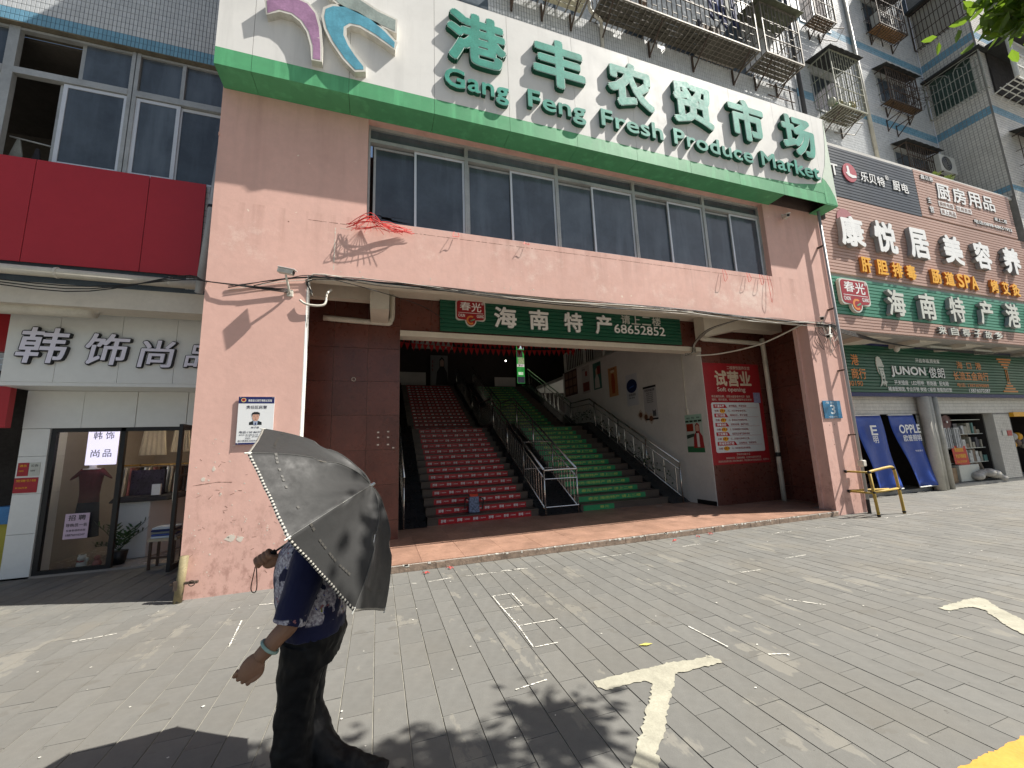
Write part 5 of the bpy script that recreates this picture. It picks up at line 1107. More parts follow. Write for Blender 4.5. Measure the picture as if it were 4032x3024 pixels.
t = thing('cage_ladder', 'thin rusty ladder frame hanging below the roofed cage', 'frame', (9.2, 5.88, 9.1))
lf = MB()
for z in (9.15, 9.45, 9.75, 10.05): lf.tube([(8.75, 5.86, z), (9.62, 5.84, z)], .012, 5)
lf.tube([(9.55, 5.85, 9.1), (9.5, 5.85, 10.2)], .014, 5); lf.build('frame', IRON, t)
# clutter in the long cage
cl = [mat('clutter%d' % i, c, .8, .4, 12) for i, c in enumerate(((.10,.08,.06),(.30,.28,.24),(.04,.06,.05),(.16,.10,.06),(.05,.05,.07)))]
for i in range(26):
    x = rnd(4.1,7.7); w2 = rnd(.06,.2); h = rnd(.08,.5); y = rnd(5.42,5.75)
    o = MB().box(x-w2,y,10.19,x+w2,y+rnd(.06,.12),10.19+h).build('stored_box', cl[i % 5], cg, bevel=.008)
t = thing('hanging_clothes', 'dark blue clothes hanging in the longest cage', 'clothes', (7.2, 5.6, 11.6))
for x, h, c in ((6.9,.8,3),(7.1,.7,1),(7.25,.9,3),(7.4,.65,2),(7.6,.8,3)): MB().hull([(x-.1,5.5,11.7-h),(x+.1,5.56,11.7-h),(x+.1,5.6,11.7-h),(x-.1,5.54,11.7-h),(x-.06,5.54,11.7),(x+.06,5.56,11.7),(x+.06,5.58,11.7),(x-.06,5.56,11.7)]).build('garment', fc[c], t)
o = MB().tube(path([(3.85,5.7,10.35),(3.9,5.75,10.2),(4.15,5.8,10.12),(4.2,5.86,10.05),(4.2,5.87,9.2)], 5), .035, 8).build('waste_pipe', PVCW, smooth=True); tag(o, 'white waste pipe bending down between the first two cages', 'pipe')
WOOD = mat('old_plank', (.16,.10,.055), .8, .25, 5)
cage('boxed window cage with plank floor high on the right wall', 13.25, 14.25, 15.15, 17.0, 7.45, .45, .13, None, WOOD, brackets=2)
t4 = cage('roofed window cage full of potted plants on the right wall', 13.15, 14.5, 11.6, 13.55, 7.45, .66, .12, ROOFD, True, m=mat('pale_weathered_bars', (.30,.30,.23), .6, .3, 5, dirt=.3), brackets=2)
for k in range(6): MB().ball((13.4+.18*k, 7.1, 11.85+rnd(0,.3)), rnd(.09,.16), 10, 7, sc=(1,1,1.3)).build('stored_pot', mat('pot_stuff%d' % (k%3), ((.5,.5,.38),(.2,.28,.12),(.35,.3,.12))[k%3], .6, .4, 10), t4, smooth=True)
t6 = cage('shaded window cage overgrown with bare twigs beside the wing', 16.7, 18.45, 13.1, 14.4, 7.45, .32, .13, ROOFD, WOOD, m=IRON, brackets=2)
cage('window cage with dark canopy just above the charcoal sign panel', 16.9, 18.75, 10.1, 11.42, 7.45, .36, .13, ROOFD, True, m=IRON, brackets=False)
t5 = cage('dark window cage holding an air conditioner at the top right', 16.7, 18.3, 16.1, 17.7, 7.45, .45, .13, ROOFD, mat('orange_plank', (.30,.17,.08), .8, .2, 5), m=IRON)
tw = MB(); random.seed(9)
for _ in range(60):
    a = Vector((rnd(17.4,18.6), rnd(7.0,7.3), rnd(13.2,14.2))); P = [a]
    for k in range(4): P.append(P[-1]+Vector((rnd(-.12,.2), rnd(-.08,.05), rnd(-.1,.14))))
    tw.tube(P, .006, 3)
tag(tw.build('bare_twigs', IRON), 'dry bare twigs sticking out of the shaded window cage', 'plant', kind='stuff')
# cage / grille on the wing face, and the white balcony grille on its front
def wing_grille(label, z0, z1, m, arches):
    t = thing('window_grille', label, 'window grille', (19.7, 6.8, z0)); xg = 19.62
    f = MB()
    for z in (z0, z1, z0+(z1-z0)*.33, z0+(z1-z0)*.62): f.tube([(xg, 7.42, z), (xg, 5.95, z)], .016, 5)
    for y in (7.42, 5.95): f.tube([(xg, y, z0), (xg, y, z1)], .02, 5); f.tube([(xg, y, z0), (19.8, y, z0)], .016, 5)
    f.build('frame', m, t); b = MB()
    for i in range(1, 13): y = 7.42-i*.113; b.tube([(xg, y, z0), (xg, y, z1 if not arches else z1-.25)], .012, 5, cap=False); b.tube([(xg, y, z0), (19.8, y, z0)], .010, 4, cap=False)
    if arches:
        for cy in (7.08, 6.32): b.tube([(xg, cy+.30*math.cos(a), z1-.32+.26*math.sin(a)) for a in [i*math.pi/12 for i in range(13)]], .012, 5); [b.tube([(xg, cy, z1-.32), (xg, cy+.28*math.cos(a), z1-.32+.24*math.sin(a))], .009, 4) for a in (.7, 1.57, 2.4)]
    b.build('bars', m, t, kind='stuff'); return t
GB = mat('grey_green_bars', (.30,.31,.27), .6, .2, 5, dirt=.2)
t = wing_grille('pale grille with two fan arches on the wing window', 13.25, 14.75, GB, True); MB().box(19.5,5.85,14.78,19.8,7.45,14.84).build('canopy', ROOFD, t)
t = wing_grille('dark grille with curled bars on the uppermost wing window', 16.3, 17.9, IRON, False); MB().box(19.5,5.9,17.95,19.8,7.45,18.02).build('canopy', ROOFD, t)
t = thing('balcony_grille', 'white barred balcony box on the sunlit front of the wing', 'balcony grille', (21, 5.4, 13.2))
f = MB()
for z in (13.2, 13.7, 14.2, 14.65): f.box(20.0, 5.38, z-.03, 24.5, 5.42, z+.03)
f.tube([(20.0,5.4,13.2),(20.0,5.4,14.8)], .06, 8); f.build('frame', IRONW, t); b = MB()
for i in range(46): b.box(20.1+i*.095, 5.39, 13.2, 20.125+i*.095, 5.41, 14.65)
for i in range(9): b.tube([(20.0+i*.45,5.4,13.2),(20.0+i*.45,6.0,13.05)], .02, 4)
for y in (5.5,5.65,5.8): b.tube([(20.0,y,13.18),(24.5,y,13.18)], .018, 4)
b.build('bars', IRONW, t, kind='stuff'); MB().box(19.9,5.2,14.82,24.5,6.0,14.88).build('canopy', ROOFD, t); MB().box(20.2,5.95,13.2,24.5,5.99,14.8).build('dark_room', DARK, t)
t = cage('sunlit window cage with dark canopy low on the wing front', 20.6, 22.6, 9.9, 11.6, 6.0, .4, .12, ROOFD, True, m=IRON, brackets=False)
# two air conditioners
def aircon(label, x, y, z, w_=.85, h=.6, d=.3, rot=0):
    t = thing('air_conditioner', label, 'air conditioner', (x, y, z)); ACM = mat('ac_casing', (.50,.50,.46), .5, .06, 3, dirt=.25)
    MB().box(x, y, z, x+w_, y+d, z+h).build('casing', ACM, t, bevel=.015)
    MB().prism([(x+w_*.40+h*.42*math.cos(a*.2618), z+h*.5+h*.42*math.sin(a*.2618)) for a in range(24)], *FR(y), 0, .012).build('fan_ring', BLACK, t)
    g = MB()
    for k in range(1, 5): g.tube([(x+w_*.40+h*.10*k*math.cos(a*.3927), y-.016, z+h*.5+h*.10*k*math.sin(a*.3927)) for a in range(17)], .005, 4)
    g.build('fan_guard', ALU, t)
    for k in (.1, .8): MB().tube([(x+w_*k, 7.44, z-.35), (x+w_*k, 7.44, z-.02), (x+w_*k, y, z-.02)], .02, 5).build('bracket', IRON, t)
aircon('white air conditioner beside the wing just above the sign panels', 18.35, 6.95, 10.55, .95, .65)
aircon('white air conditioner caged at the top right', 16.95, 7.08, 16.2, .8, .62, .28)
for k, (x, z) in enumerate(((16.85, 12.55), (17.35, 12.45))): t = MB().tube([(x,7.44,z-.45),(x,7.44,z)], .02, 5).tube([(x,7.44,z-.05),(x+.02,6.95,z+.0)], .018, 5).tube([(x,7.44,z-.42),(x+.02,6.98,z-.02)], .018, 5).build('wall_bracket', IRON); tag(t, ('left', 'right')[k]+' of two empty rusty brackets below the twig filled cage', 'bracket')
for k, (x, z) in enumerate(((14.3, 14.95), (14.3, 11.35))):
    t = MB().tube([(x-.8,7.42,z+.25),(x+.25,7.0,z+.1),(x+.35,7.3,z-.05),(x-.4,7.44,z-.02)], .014, 5).build('clothes_hook', IRONP); tag(t, ('thin bent rod under the plank floored cage', 'thin bent rod under the plant filled cage')[k], 'rod')

# ================================================================== RIGHT SIGNS
fas = 6.07
MB().box(9.88, fas+.05, 4.05, 27, fas+.25, 7.62).box(9.88, fas+.05, 7.62, 19.52, fas+.25, 9.17).box(9.88, fas+.25, 9.0, 19.8, 7.45, 9.15).box(9.88, fas+.25, 4.1, 27, 7.2, 4.2).build('fascia_wall', mat('fascia_core', (.35,.33,.30), .8, .1), rb)
MB().box(9.9, fas+.02, 9.1, 19.79, 7.45, 9.19).build('ledge', TILEC, rb)
ds = slatsign('shop_sign', 'charcoal slatted sign with white T, red disc logo and white characters', 10.6, 14.49, 7.63, 9.10, fas+.04, 17, GREYS, th=.035)
DF = FR(fas+.003)
letter(ds, 'T', 10.88, 8.22, 11.18, 8.55, DF, .02, [LETW, LETS], .03)
MB().prism([(11.63+.265*math.cos(a*.2094), 8.41+.27*math.sin(a*.2094)) for a in range(30)], *DF, 0, .02).build('logo_disc', mat('logo_rose', (.42,.07,.09), .45, .05, 2), ds)
MB().prism([(11.52,8.58),(11.60,8.60),(11.62,8.38),(11.72,8.35),(11.84,8.36),(11.87,8.30),(11.70,8.26),(11.55,8.30),(11.46,8.38),(11.53,8.42)], *DF, .02, .026).build('logo_stroke', LETW, ds)
for s, x0, x1, z0, z1 in (('乐',12.05,12.36,8.26,8.55),('贝',12.38,12.68,8.26,8.55),('特',12.72,13.04,8.25,8.54),('®',13.10,13.24,8.50,8.64),('厨',13.38,13.70,8.25,8.55),('电',13.76,14.06,8.24,8.54)): letter(ds, s, x0, z0, x1, z1, DF, .02, [LETW, LETS], .028)
ks = slatsign('shop_sign', 'pink brown slatted kitchenware sign with white characters at the top right', 14.51, 19.5, 7.66, 9.14, fas+.04, 17, BROWNS, th=.035)
for s, x0, x1, z0, z1, bo in (('厨',15.45,16.12,8.36,8.88,.03),('房',16.24,16.92,8.38,8.90,.03),('用',17.04,17.72,8.40,8.91,.03),('品',17.84,18.48,8.42,8.91,.03),('鑫百惠',14.78,15.38,8.87,9.03,.02),('主',14.88,15.07,8.13,8.32,.02),('营',14.9,15.1,7.83,8.03,.02),('梯上二楼',18.3,19.0,8.1,8.24,.02),('电话:0898-68651952',17.1,19.2,7.84,7.98,.02)): letter(ks, s, x0, z0, x1, z1, DF, .02, [LETW, LETS], bo)
for s, x0, x1, z0, z1 in (('厨房电器',15.43,16.16,8.12,8.29),('日用百货',16.32,17.08,8.12,8.28),('床上用品',15.45,16.19,7.86,8.05)):
    MB().prism([(x0,z0),(x1,z0),(x1,z1),(x0,z1)], *DF, 0, .012).build('text_plate', LETW, ks); lettering(ks, [(s, x0+.03, z0+.02, x1-.03, z1-.02, .02)], DF, mat('brown_print', (.2,.11,.08), .6, .1), off=.015)
bs = slatsign('shop_sign', 'long pink brown slatted beauty salon sign with large white and yellow characters', 9.92, 27, 5.50, 7.62, fas+.05, 25, BROWNS, th=.04)
BF = FR(fas+.003)
for s, x0, x1, z0, z1 in (('康',10.70,11.60,6.22,7.05),('悦',12.0,12.88,6.22,7.10),('居',13.42,14.28,6.24,7.12),('美',14.95,15.86,6.26,7.14),('容',16.45,17.32,6.28,7.15),('养',18.0,18.95,6.3,7.18),('生',19.6,20.4,6.3,7.18),('馆',21.1,21.9,6.3,7.18)): letter(bs, s, x0, z0, x1, z1, BF, .10, [LETW, LETS], .050)
for s, x0, x1 in (('肝',11.34,11.74),('胆',11.94,12.36),('排',12.54,12.96),('毒',13.12,13.52),('肠',14.2,14.62),('道',14.8,15.24),('S',15.40,15.68),('P',15.74,16.02),('A',16.06,16.38),('烤',17.05,17.45),('艾',17.66,18.04),('灸',18.2,18.62)): letter(bs, s, x0, 5.60, x1, 6.01, BF, .06, [YEL, ORG], .045)
MB().prism([(11.12+.30*math.cos(a*.2094), 7.0+.30*math.sin(a*.2094)) for a in range(30)], *BF, 0, .012).build('faded_disc', mat('faded_rose', (.34,.12,.13), .6, .1), bs)
gs = slatsign('shop_sign', 'sea green slatted specialties sign with red badge and grey white characters', 9.92, 27, 4.46, 5.42, fas+.05, 11, GREENL, th=.035)
badge(gs, 10.36, 4.50, 11.40, 5.34, BF, .07)
for s, x0, x1, z0, z1 in (('海',12.02,12.70,4.52,5.22),('南',13.30,13.98,4.52,5.24),('特',14.62,15.32,4.54,5.26),('产',16.05,16.72,4.56,5.28),('港',17.4,18.12,4.56,5.3),('店',18.8,19.5,4.56,5.3)): letter(gs, s, x0, z0, x1, z1, BF, .09, [LETC, LETS], .034, slant=.06)
ps = slatsign('shop_sign', 'narrow pink brown slatted strip with small grey characters below the green sign', 9.92, 27, 4.07, 4.45, fas+.05, 5, BROWNS, th=.035)
for i, s in enumerate('来自椰子故乡'): letter(ps, s, 14.0+i*.54, 4.16, 14.34+i*.54, 4.38, BF, .06, [LETC, LETS], .03)

# ---- hardware shop sign and shops
js = slatsign('shop_sign', 'dark green slatted hardware sign with white worker logo, white and orange lettering', 11.0, 22, 2.72, 4.05, 7.03, 15, GREENS, th=.03)
JF = FR(6.995)
MB().box(11.0, 6.99, 2.62, 22, 7.06, 2.72).build('lower_trim', NAVY, js); MB().box(11.0, 6.99, 4.05, 22, 7.06, 4.12).build('upper_trim', NAVY, js)
letter(js, 'JUNON', 13.58, 3.17, 15.15, 3.49, JF, .02, [LETW, LETS], .045); letter(js, '俊朗', 15.30, 3.18, 16.05, 3.50, JF, .02, [LETW, LETS], .012)
lettering(js, [('开启幸福,照亮家', 14.79, 3.62, 15.96, 3.75, .012), ('开关插座   LED照明   断路器   配电箱', 13.65, 2.95, 16.18, 3.09, .014), ('精准配钥匙 专业开锁 换锁 C级锁 智能指纹锁', 13.34, 2.77, 16.28, 2.90, .018), ('13876070387', 17.17, 2.77, 18.32, 2.89, .02)], JF, LETW, off=.006)
lettering(js, [('海  口  港', 16.79, 3.50, 18.10, 3.73, .025), ('长流五金商行', 16.51, 3.14, 18.39, 3.42, .025), ('电话: 13876090889', 16.62, 2.93, 18.30, 3.06, .02), ('港', 12.0, 3.46, 12.30, 3.76, .025), ('商行', 11.93, 3.08, 12.52, 3.38, .025), ('30190', 11.75, 2.89, 12.32, 3.03, .015)], JF, ORG, off=.006)
P_ = lambda L: [(13.0+.36*u, 2.88+.86*v_) for u, v_ in L]
MB().prism(P_([(.05,.66),(.0,.72),(.02,.88),(.12,.97),(.3,1.0),(.5,.97),(.68,.88),(.78,.74),(.86,.70),(.84,.65),(.72,.66),(.76,.5),(.8,.35),(.72,.22),(.8,.2),(.95,.17),(.86,.1),(.78,.15),(.8,.0),(.7,.06),(.6,.14),(.5,.04),(.42,.15),(.3,.06),(.05,.0),(.2,.1),(.34,.22),(.36,.34),(.2,.42),(.08,.5)]), *JF, 0, .015).build('worker_logo', LETC, js)
lg = MB()
for L in ([(.16,.62),(.66,.62),(.70,.66),(.12,.655)], [(.36,.54),(.46,.55),(.46,.53),(.36,.52)], [(.56,.55),(.66,.55),(.66,.53),(.56,.53)], [(.5,.5),(.55,.44),(.48,.43)], [(.44,.36),(.66,.38),(.58,.32),(.5,.32)], [(.14,.60),(.24,.6),(.3,.44),(.36,.34),(.3,.36),(.2,.44)], [(.40,.26),(.6,.2),(.66,.26),(.52,.17)]): lg.prism(P_(L), *JF, .015, .018)
lg.build('worker_logo', GREENS, js)
kn = MB()
for i, w2 in enumerate((.42,.34,.22,.12)): kn.box(19.5-w2, 6.985, 3.86-i*.09, 19.5+w2, 6.995, 3.91-i*.09)
for i, w2 in enumerate((.42,.30,.2,.1)): kn.box(19.5-w2, 6.985, 2.80+i*.09, 19.5+w2, 6.995, 2.85+i*.09)
kn.box(19.44,6.985,3.15,19.47,6.995,3.55).box(19.53,6.985,3.15,19.56,6.995,3.55); kn.build('tower_motif', ORG, js)
# ceiling beams and strip lights over the arcade
for i in range(5): o = MB().hull([(11.6+i*2.1,6.3,3.98),(12.7+i*2.1,6.3,4.06),(12.7+i*2.1,7.1,4.06),(11.6+i*2.1,7.1,3.98),(11.6+i*2.1,6.3,4.1),(12.7+i*2.1,6.3,4.1),(12.7+i*2.1,7.1,4.1),(11.6+i*2.1,7.1,4.1)]).build('ceiling_beam', CREAM, rb)
for k, x in enumerate((14.8, 17.0)): o = MB().box(x, 6.6, 3.98, x+1.1, 6.68, 4.03).build('tube_light', LETC); tag(o, ('left', 'right')[k]+' unlit tube light under the right arcade ceiling', 'lamp')
o = MB().ball((13.55, 6.75, 3.92), .07, 10, 7, sc=(1,1,1.4)).build('wrapped_lamp', WIREW, smooth=True); tag(o, 'wrapped white ceiling lamp near the left end of the right arcade', 'lamp')
shp = thing('hardware_shop', 'white tiled shop fronts under the right arcade with open doorways', 'shop', (15.5, 7.2, 0))
MB().box(10.2, 7.204, 2.14, 22, 7.45, 2.7).box(14.75, 7.204, 0, 15.8, 7.45, 2.14).box(18.7, 7.204, 0, 19.65, 7.45, 2.14).box(10.2, 7.204, 0, 11.6, 7.45, 2.14).build('front_wall', TJOINT2, shp)
tiles(shp, (0,7.204,0),(1,0,0),(0,0,1),(0,-1,0), 10.2, 21.8, 2.15, 2.65, [TILEC], lambda v_: 0, pu=.05, pv=.1)
for a, b2 in ((14.75,15.8),(18.7,19.65)): tiles(shp, (0,7.204,0),(1,0,0),(0,0,1),(0,-1,0), a, b2, .1, 2.14, [TILEC], lambda v_: 0, pu=.1, pv=.05)
MB().box(18.69, 7.21, .1, 18.70, 7.42, 2.14).build('door_reveal', TILEC, shp); MB().box(14.75,7.21,.1,14.76,7.42,2.14).build('door_reveal', TILEC, shp)
MB().box(22, 7.2, 0, 22.2, 9.1, 4).box(22.2, 7.2, 0, 27, 7.4, 4.05).box(18.7,7.45,0,18.8,9,2.2).box(11.6, 9.0, 0, 22, 9.1, 3).box(11.6, 7.45, 2.2, 22, 9.0, 2.3).box(14.9,7.45,0,15.6,9,2.2).box(11.5,7.45,0,11.6,9,2.2).build('interior', DARK, shp)
MB().box(10.2, 7.18, -.05, 22, 9, .08).build('threshold', CONC, shp)
for k, (x, r_, lb_) in enumerate(((14.85,.13,'left, widest'),(15.09,.085,'middle'),(15.40,.07,'right'))):
    o = MB().tube([(x,7.03,0),(x,7.03,2.62)], r_, 14).build('drain_pipe', mat('concrete_pipe', (.50,.48,.42), .8, .1, 2, dirt=.35), smooth=True); tag(o, '%s of three concrete coloured pipes between the two right shops' % lb_, 'pipe')
# hanging door curtains
def curtain(label, x0, x1, swing, tx, word2):
    t = thing('door_curtain', label, 'curtain', ((x0+x1)/2, 7.15, 2.1)); n = 16; mbx = MB(); zt, zb = 2.10, .16; CB = mat('curtain_blue', (.014,.060,.33), .45, .12, 2)
    nv = 14
    def pt(i, j): u = i/n; v_ = j/nv; return (x0+(x1-x0)*u+swing*v_**1.3, 7.12-.05*math.sin(u*9+v_*2)*v_-.10*v_+.02*math.sin(v_*7+u*4), zt+(zb-zt)*v_)
    for j in range(nv+1):
        for i in range(n+1): mbx.v.append(pt(i, j))
    for j in range(nv):
        for i in range(n): a = j*(n+1)+i; mbx.f.append((a, a+n+1, a+n+2, a+1)); mbx.m.append(0)
    o = mbx.build('sheet', CB, t, smooth=True); sm = o.modifiers.new('s', 'SOLIDIFY'); sm.thickness = .004
    MB().tube([(x0, 7.13, 2.12), (x1, 7.13, 2.12)], .02, 8).build('top_rail', IRONW, t); MB().tube([Vector(pt(0, nv))+Vector((0,0,-.01)), Vector(pt(n, nv))+Vector((0,0,-.01))], .018, 8).build('bottom_rail', IRONW, t)
    lt = MB()
    for s, a, b2, c, d, bo in tx: text_into(lt, s, a, b2, c, d, *FR(6.995), 0, .001, bo, slant=-.10)
    lt.build('lettering', LETW, t); return t
curtain('blue shop door curtain with white lettering, the right and fully visible one', 13.35, 14.42, .55, [('OPPLE',13.50,1.60,14.42,1.84,.035), ('欧普照明',13.62,1.38,14.40,1.56,.02), ('MOORGEN 木',14.02,1.09,14.34,1.15,.01)], 1)
curtain('blue shop door curtain half hidden behind the pillar and barrier', 11.95, 13.0, .32, [('E',12.32,1.58,12.58,1.84,.035), ('明',12.36,1.37,12.56,1.56,.02)], 1)
# contents of the hardware shop
hw = thing('shop_shelf', 'shelves of electrical goods filling the hardware shop doorway', 'shelf', (17, 7.9, 0)); random.seed(31)
for z in (.62, 1.06, 1.50, 1.95): MB().box(15.85, 7.48, z, 18.6, 7.8, z+.02).build('board', LETC, hw)
gm = [mat('goods%d' % i, c, .5, .3, 14) for i, c in enumerate(((.45,.46,.46),(.06,.06,.07),(.32,.30,.24),(.10,.22,.20),(.5,.5,.47),(.18,.12,.08)))]
for z in (.64, 1.08, 1.52):
    x = 15.9
    while x < 18.45:
        w2 = rnd(.07,.2); h = rnd(.12,.38); MB().box(x, 7.47+rnd(0,.05), z, x+w2, 7.75, z+h).build('boxed_goods', gm[int(rnd(0,6))], hw); x += w2+rnd(.01,.05)
for x in (16.35,16.55,16.85,17.0): MB().box(x,7.38,1.10,x+.05,7.44,1.72).box(x+.10,7.38,1.10,x+.13,7.44,1.72).box(x+.05,7.38,1.68,x+.10,7.44,1.72).build('lamp_fitting', gm[0], hw)
t = thing('wall_fan', 'dark red round fan high in the hardware shop doorway', 'fan', (16.55, 7.7, 1.9))
MB().prism([(16.55+.24*math.cos(a*.2618), 1.90+.21*math.sin(a*.2618)) for a in range(24)], *FR(7.42), 0, .03).build('blade_disc', mat('fan_red', (.12,.03,.035), .4, .1), t); g = MB()
for k in range(1, 5): g.tube([(16.55+.06*k*math.cos(a*.3927), 7.37, 1.90+.053*k*math.sin(a*.3927)) for a in range(17)], .004, 4)
g.build('guard', mat('fan_red', (0,0,0)), t); MB().prism([(16.55+.035*math.cos(a*.6), 1.9+.035*math.sin(a*.6)) for a in range(11)], *FR(7.38), 0, .02).build('hub', LETW, t)
pp = thing('shop_poster', 'red poster with yellow writing standing in the hardware shop doorway', 'poster', (17.0, 7.4, .55)); RF = FR(7.40)
MB().prism([(16.62,.62),(17.38,.55),(17.30,1.15),(16.58,1.17)], *RF, -.004, 0).build('sheet', mat('poster_orange_red', (.50,.03,.01), .5, .06), pp)
lettering(pp, [('精准配钥匙', 16.72, .98, 17.16, 1.11, .03), ('专业开锁换锁', 16.70, .79, 17.24, .92, .03), ('电话:13876070387', 16.72, .65, 17.24, .73, .015)], RF, YEL)
o = MB().box(16.65,7.35,.1,17.7,7.6,.58).build('white_crate', LETC, bevel=.01); tag(o, 'white crate under the red poster', 'crate')
o = MB().box(16.0,7.3,.08,16.3,7.55,.36).build('cardboard_box', mat('cardboard', (.28,.19,.11), .8, .1, 4), bevel=.005); tag(o, 'small cardboard box at the left of the hardware doorway', 'box')
o = MB().box(16.38,7.4,.08,16.62,7.7,.52).build('cardboard_box', MATS['cardboard'], bevel=.005); tag(o, 'taller cardboard box beside the white crate', 'box')
mbx = MB()
for k in range(9): mbx.ball((17.4+.14*k, 7.25+rnd(-.05,.08), .22+.10*math.sin(k*.5)+rnd(-.03,.03)), rnd(.10,.17), 9, 6, sc=(1.5,1,.8))
tag(mbx.build('plastic_wrap_heap', mat('clear_wrap', (.38,.36,.33), .25, .2, 9, bump=.5, bscale=30), smooth=True), 'heap of goods in crumpled plastic before the doorway', 'bundle', kind='stuff')
for k, x in enumerate((17.95, 18.2, 18.4)): o = MB().tube([(x-.15,7.5,.1),(x-.25,7.8,1.8)], .08, 10).build('wrapped_roll', mat('brown_wrap', (.26,.21,.16), .7, .2, 5), smooth=True); tag(o, '%s of three wrapped rolls leaning in the doorway' % ('left','middle','right')[k], 'roll')
o = MB().box(18.98,7.18,1.42,19.22,7.195,1.58).build('door_card', LETC); tag(o, 'left pink and white card on the tiled pillar of the right shop', 'card')
o = MB().box(19.26,7.18,1.41,19.52,7.195,1.58).build('door_card', STICKR); tag(o, 'right red card on the tiled pillar of the right shop', 'card')
fs = thing('fruit_shop', 'partly seen shop at the right edge with a yellow awning strip', 'shop', (20.5, 7.3, 0))
MB().box(19.65,7.1,2.02,22,7.3,2.16).build('awning_strip', YEL, fs)
for k in range(10): MB().ball((19.95+.16*k, 7.6, 1.25+rnd(-.2,.2)), .14, 8, 6).build('stock', gm[k % 6] if k % 3 else YEL, fs)
plant(15.9, 6.25, 9.19, 7, .16, .22, 'small weed on the ledge above the charcoal sign, left one', False, mat('weed_leaf', (.22,.30,.06), .5, .3, 6, island=.2)); plant(16.6, 6.25, 9.19, 6, .16, .22, 'small weed on the ledge above the charcoal sign, right one', False, MATS['weed_leaf'])

# ================================================================== PERSON WITH UMBRELLA
random.seed(2)
def remesh_obj(mb, name, m, parent, vox=.005, smooth_it=4, disp=0., dscale=.06):
    o = mb.build(name, m, parent, smooth=True)
    r = o.modifiers.new('r', 'REMESH'); r.mode = 'VOXEL'; r.voxel_size = vox; r.use_smooth_shade = True
    s = o.modifiers.new('s', 'SMOOTH'); s.iterations = smooth_it; s.factor = .5
    if disp:
        tx = bpy.data.textures.new(name, 'CLOUDS'); tx.noise_scale = dscale; tx.noise_depth = 2
        d = o.modifiers.new('d', 'DISPLACE'); d.texture = tx; d.strength = disp; d.texture_coords = 'GLOBAL'; d.mid_level = .5
    return o
pe = thing('person', 'older person in navy floral blouse and black trousers walking left under a black umbrella', 'person', (-.3, 2.4, 0))
SKIN = mat('skin', (.27,.145,.088), .5, .10, 9, bump=.15, bscale=260); 
NY, FY = 2.215, 2.58
b = MB()
# trunk and head
b.loft([((-.29,2.4,.70),(.115,0,0),(0,.15,0)),((-.30,2.4,.85),(.125,0,0),(0,.15,0)),((-.31,2.4,1.0),(.13,0,0),(0,.145,0)),((-.315,2.4,1.1),(.12,0,0),(0,.16,0)),((-.31,2.4,1.17),(.08,0,0),(0,.14,0)),((-.32,2.4,1.20),(.055,0,0),(0,.06,0)),((-.345,2.43,1.27),(.05,0,0),(0,.05,0))], 24)
b.ball((-.37,2.44,1.345), .098, 20, 14, sc=(1.0,.82,1.12)); b.ball((-.425,2.44,1.305), .055, 14, 10, sc=(.9,.95,1.0))
b.ball((-.472,2.44,1.325), .016, 8, 6, sc=(1.1,.8,1.4)); b.ball((-.466,2.44,1.288), .014, 8, 6, sc=(.7,1.8,.6)); b.ball((-.445,2.44,1.262), .022, 8, 6)
for s_ in (-1, 1): b.ball((-.365,2.44+s_*.083,1.335), .022, 8, 6, sc=(.9,.4,1.3)); b.ball((-.462,2.44+s_*.032,1.345), .013, 8, 6)
# near arm
b.tube(path([(-.30,NY+.03,1.13),(-.335,NY-.03,1.0),(-.36,NY-.05,.86),(-.405,NY-.055,.81),(-.445,NY-.055,.765),(-.475,NY-.05,.735)], 4), [.045+0*i for i in range(1)]*0 or [.050-.001*i for i in range(21)], 14)
# near hand: palm, four fingers curled back, thumb on the body side
dh = Vector((-.62,.05,-.78)).normalized(); ac = Vector((.78,0,-.62)).normalized(); pn_ = dh.cross(ac).normalized()
wr = Vector((-.475,NY-.05,.735)); pc = wr+dh*.045
def blob(mb, c, a, b2, c2): # ellipsoid with axes
    mb.loft([(c+a*math.cos(t), b2*max(.05, math.sin(t)), c2*max(.05, math.sin(t))) for t in [math.pi*i/10 for i in range(11)]], 14)
blob(b, pc, dh*.062, ac*.044, pn_*.019)
for k, (o_, L) in enumerate(((-.033,1.0),(-.0115,1.12),(.0105,1.08),(.032,.88))):
    k0 = pc+dh*.040+ac*o_; q = pn_*(-1 if pn_.y < 0 else 1)
    P = [k0, k0+(dh*.85+q*.35)*.032*L, k0+(dh*.85+q*.35)*.032*L+(dh*.1+q*1)*.022*L, k0+(dh*.85+q*.35)*.032*L+(dh*.1+q)*.022*L+(-dh*.8+q*.4)*.018*L]
    b.tube([p for p in path(P, 3)], [.0098,.0096,.0094,.0093,.0092,.0090,.0089,.0088,.0086,.0080], 8)
q = pn_*(-1 if pn_.y < 0 else 1); t0 = wr+dh*.022+ac*.030
b.tube(path([t0, t0+dh*.028+ac*.016+q*.004, t0+dh*.055+ac*.010-q*.002, t0+dh*.072+ac*.0-q*.0], 3), [.0135,.013,.0125,.012,.0118,.0114,.011,.0105,.010,.0085], 8)
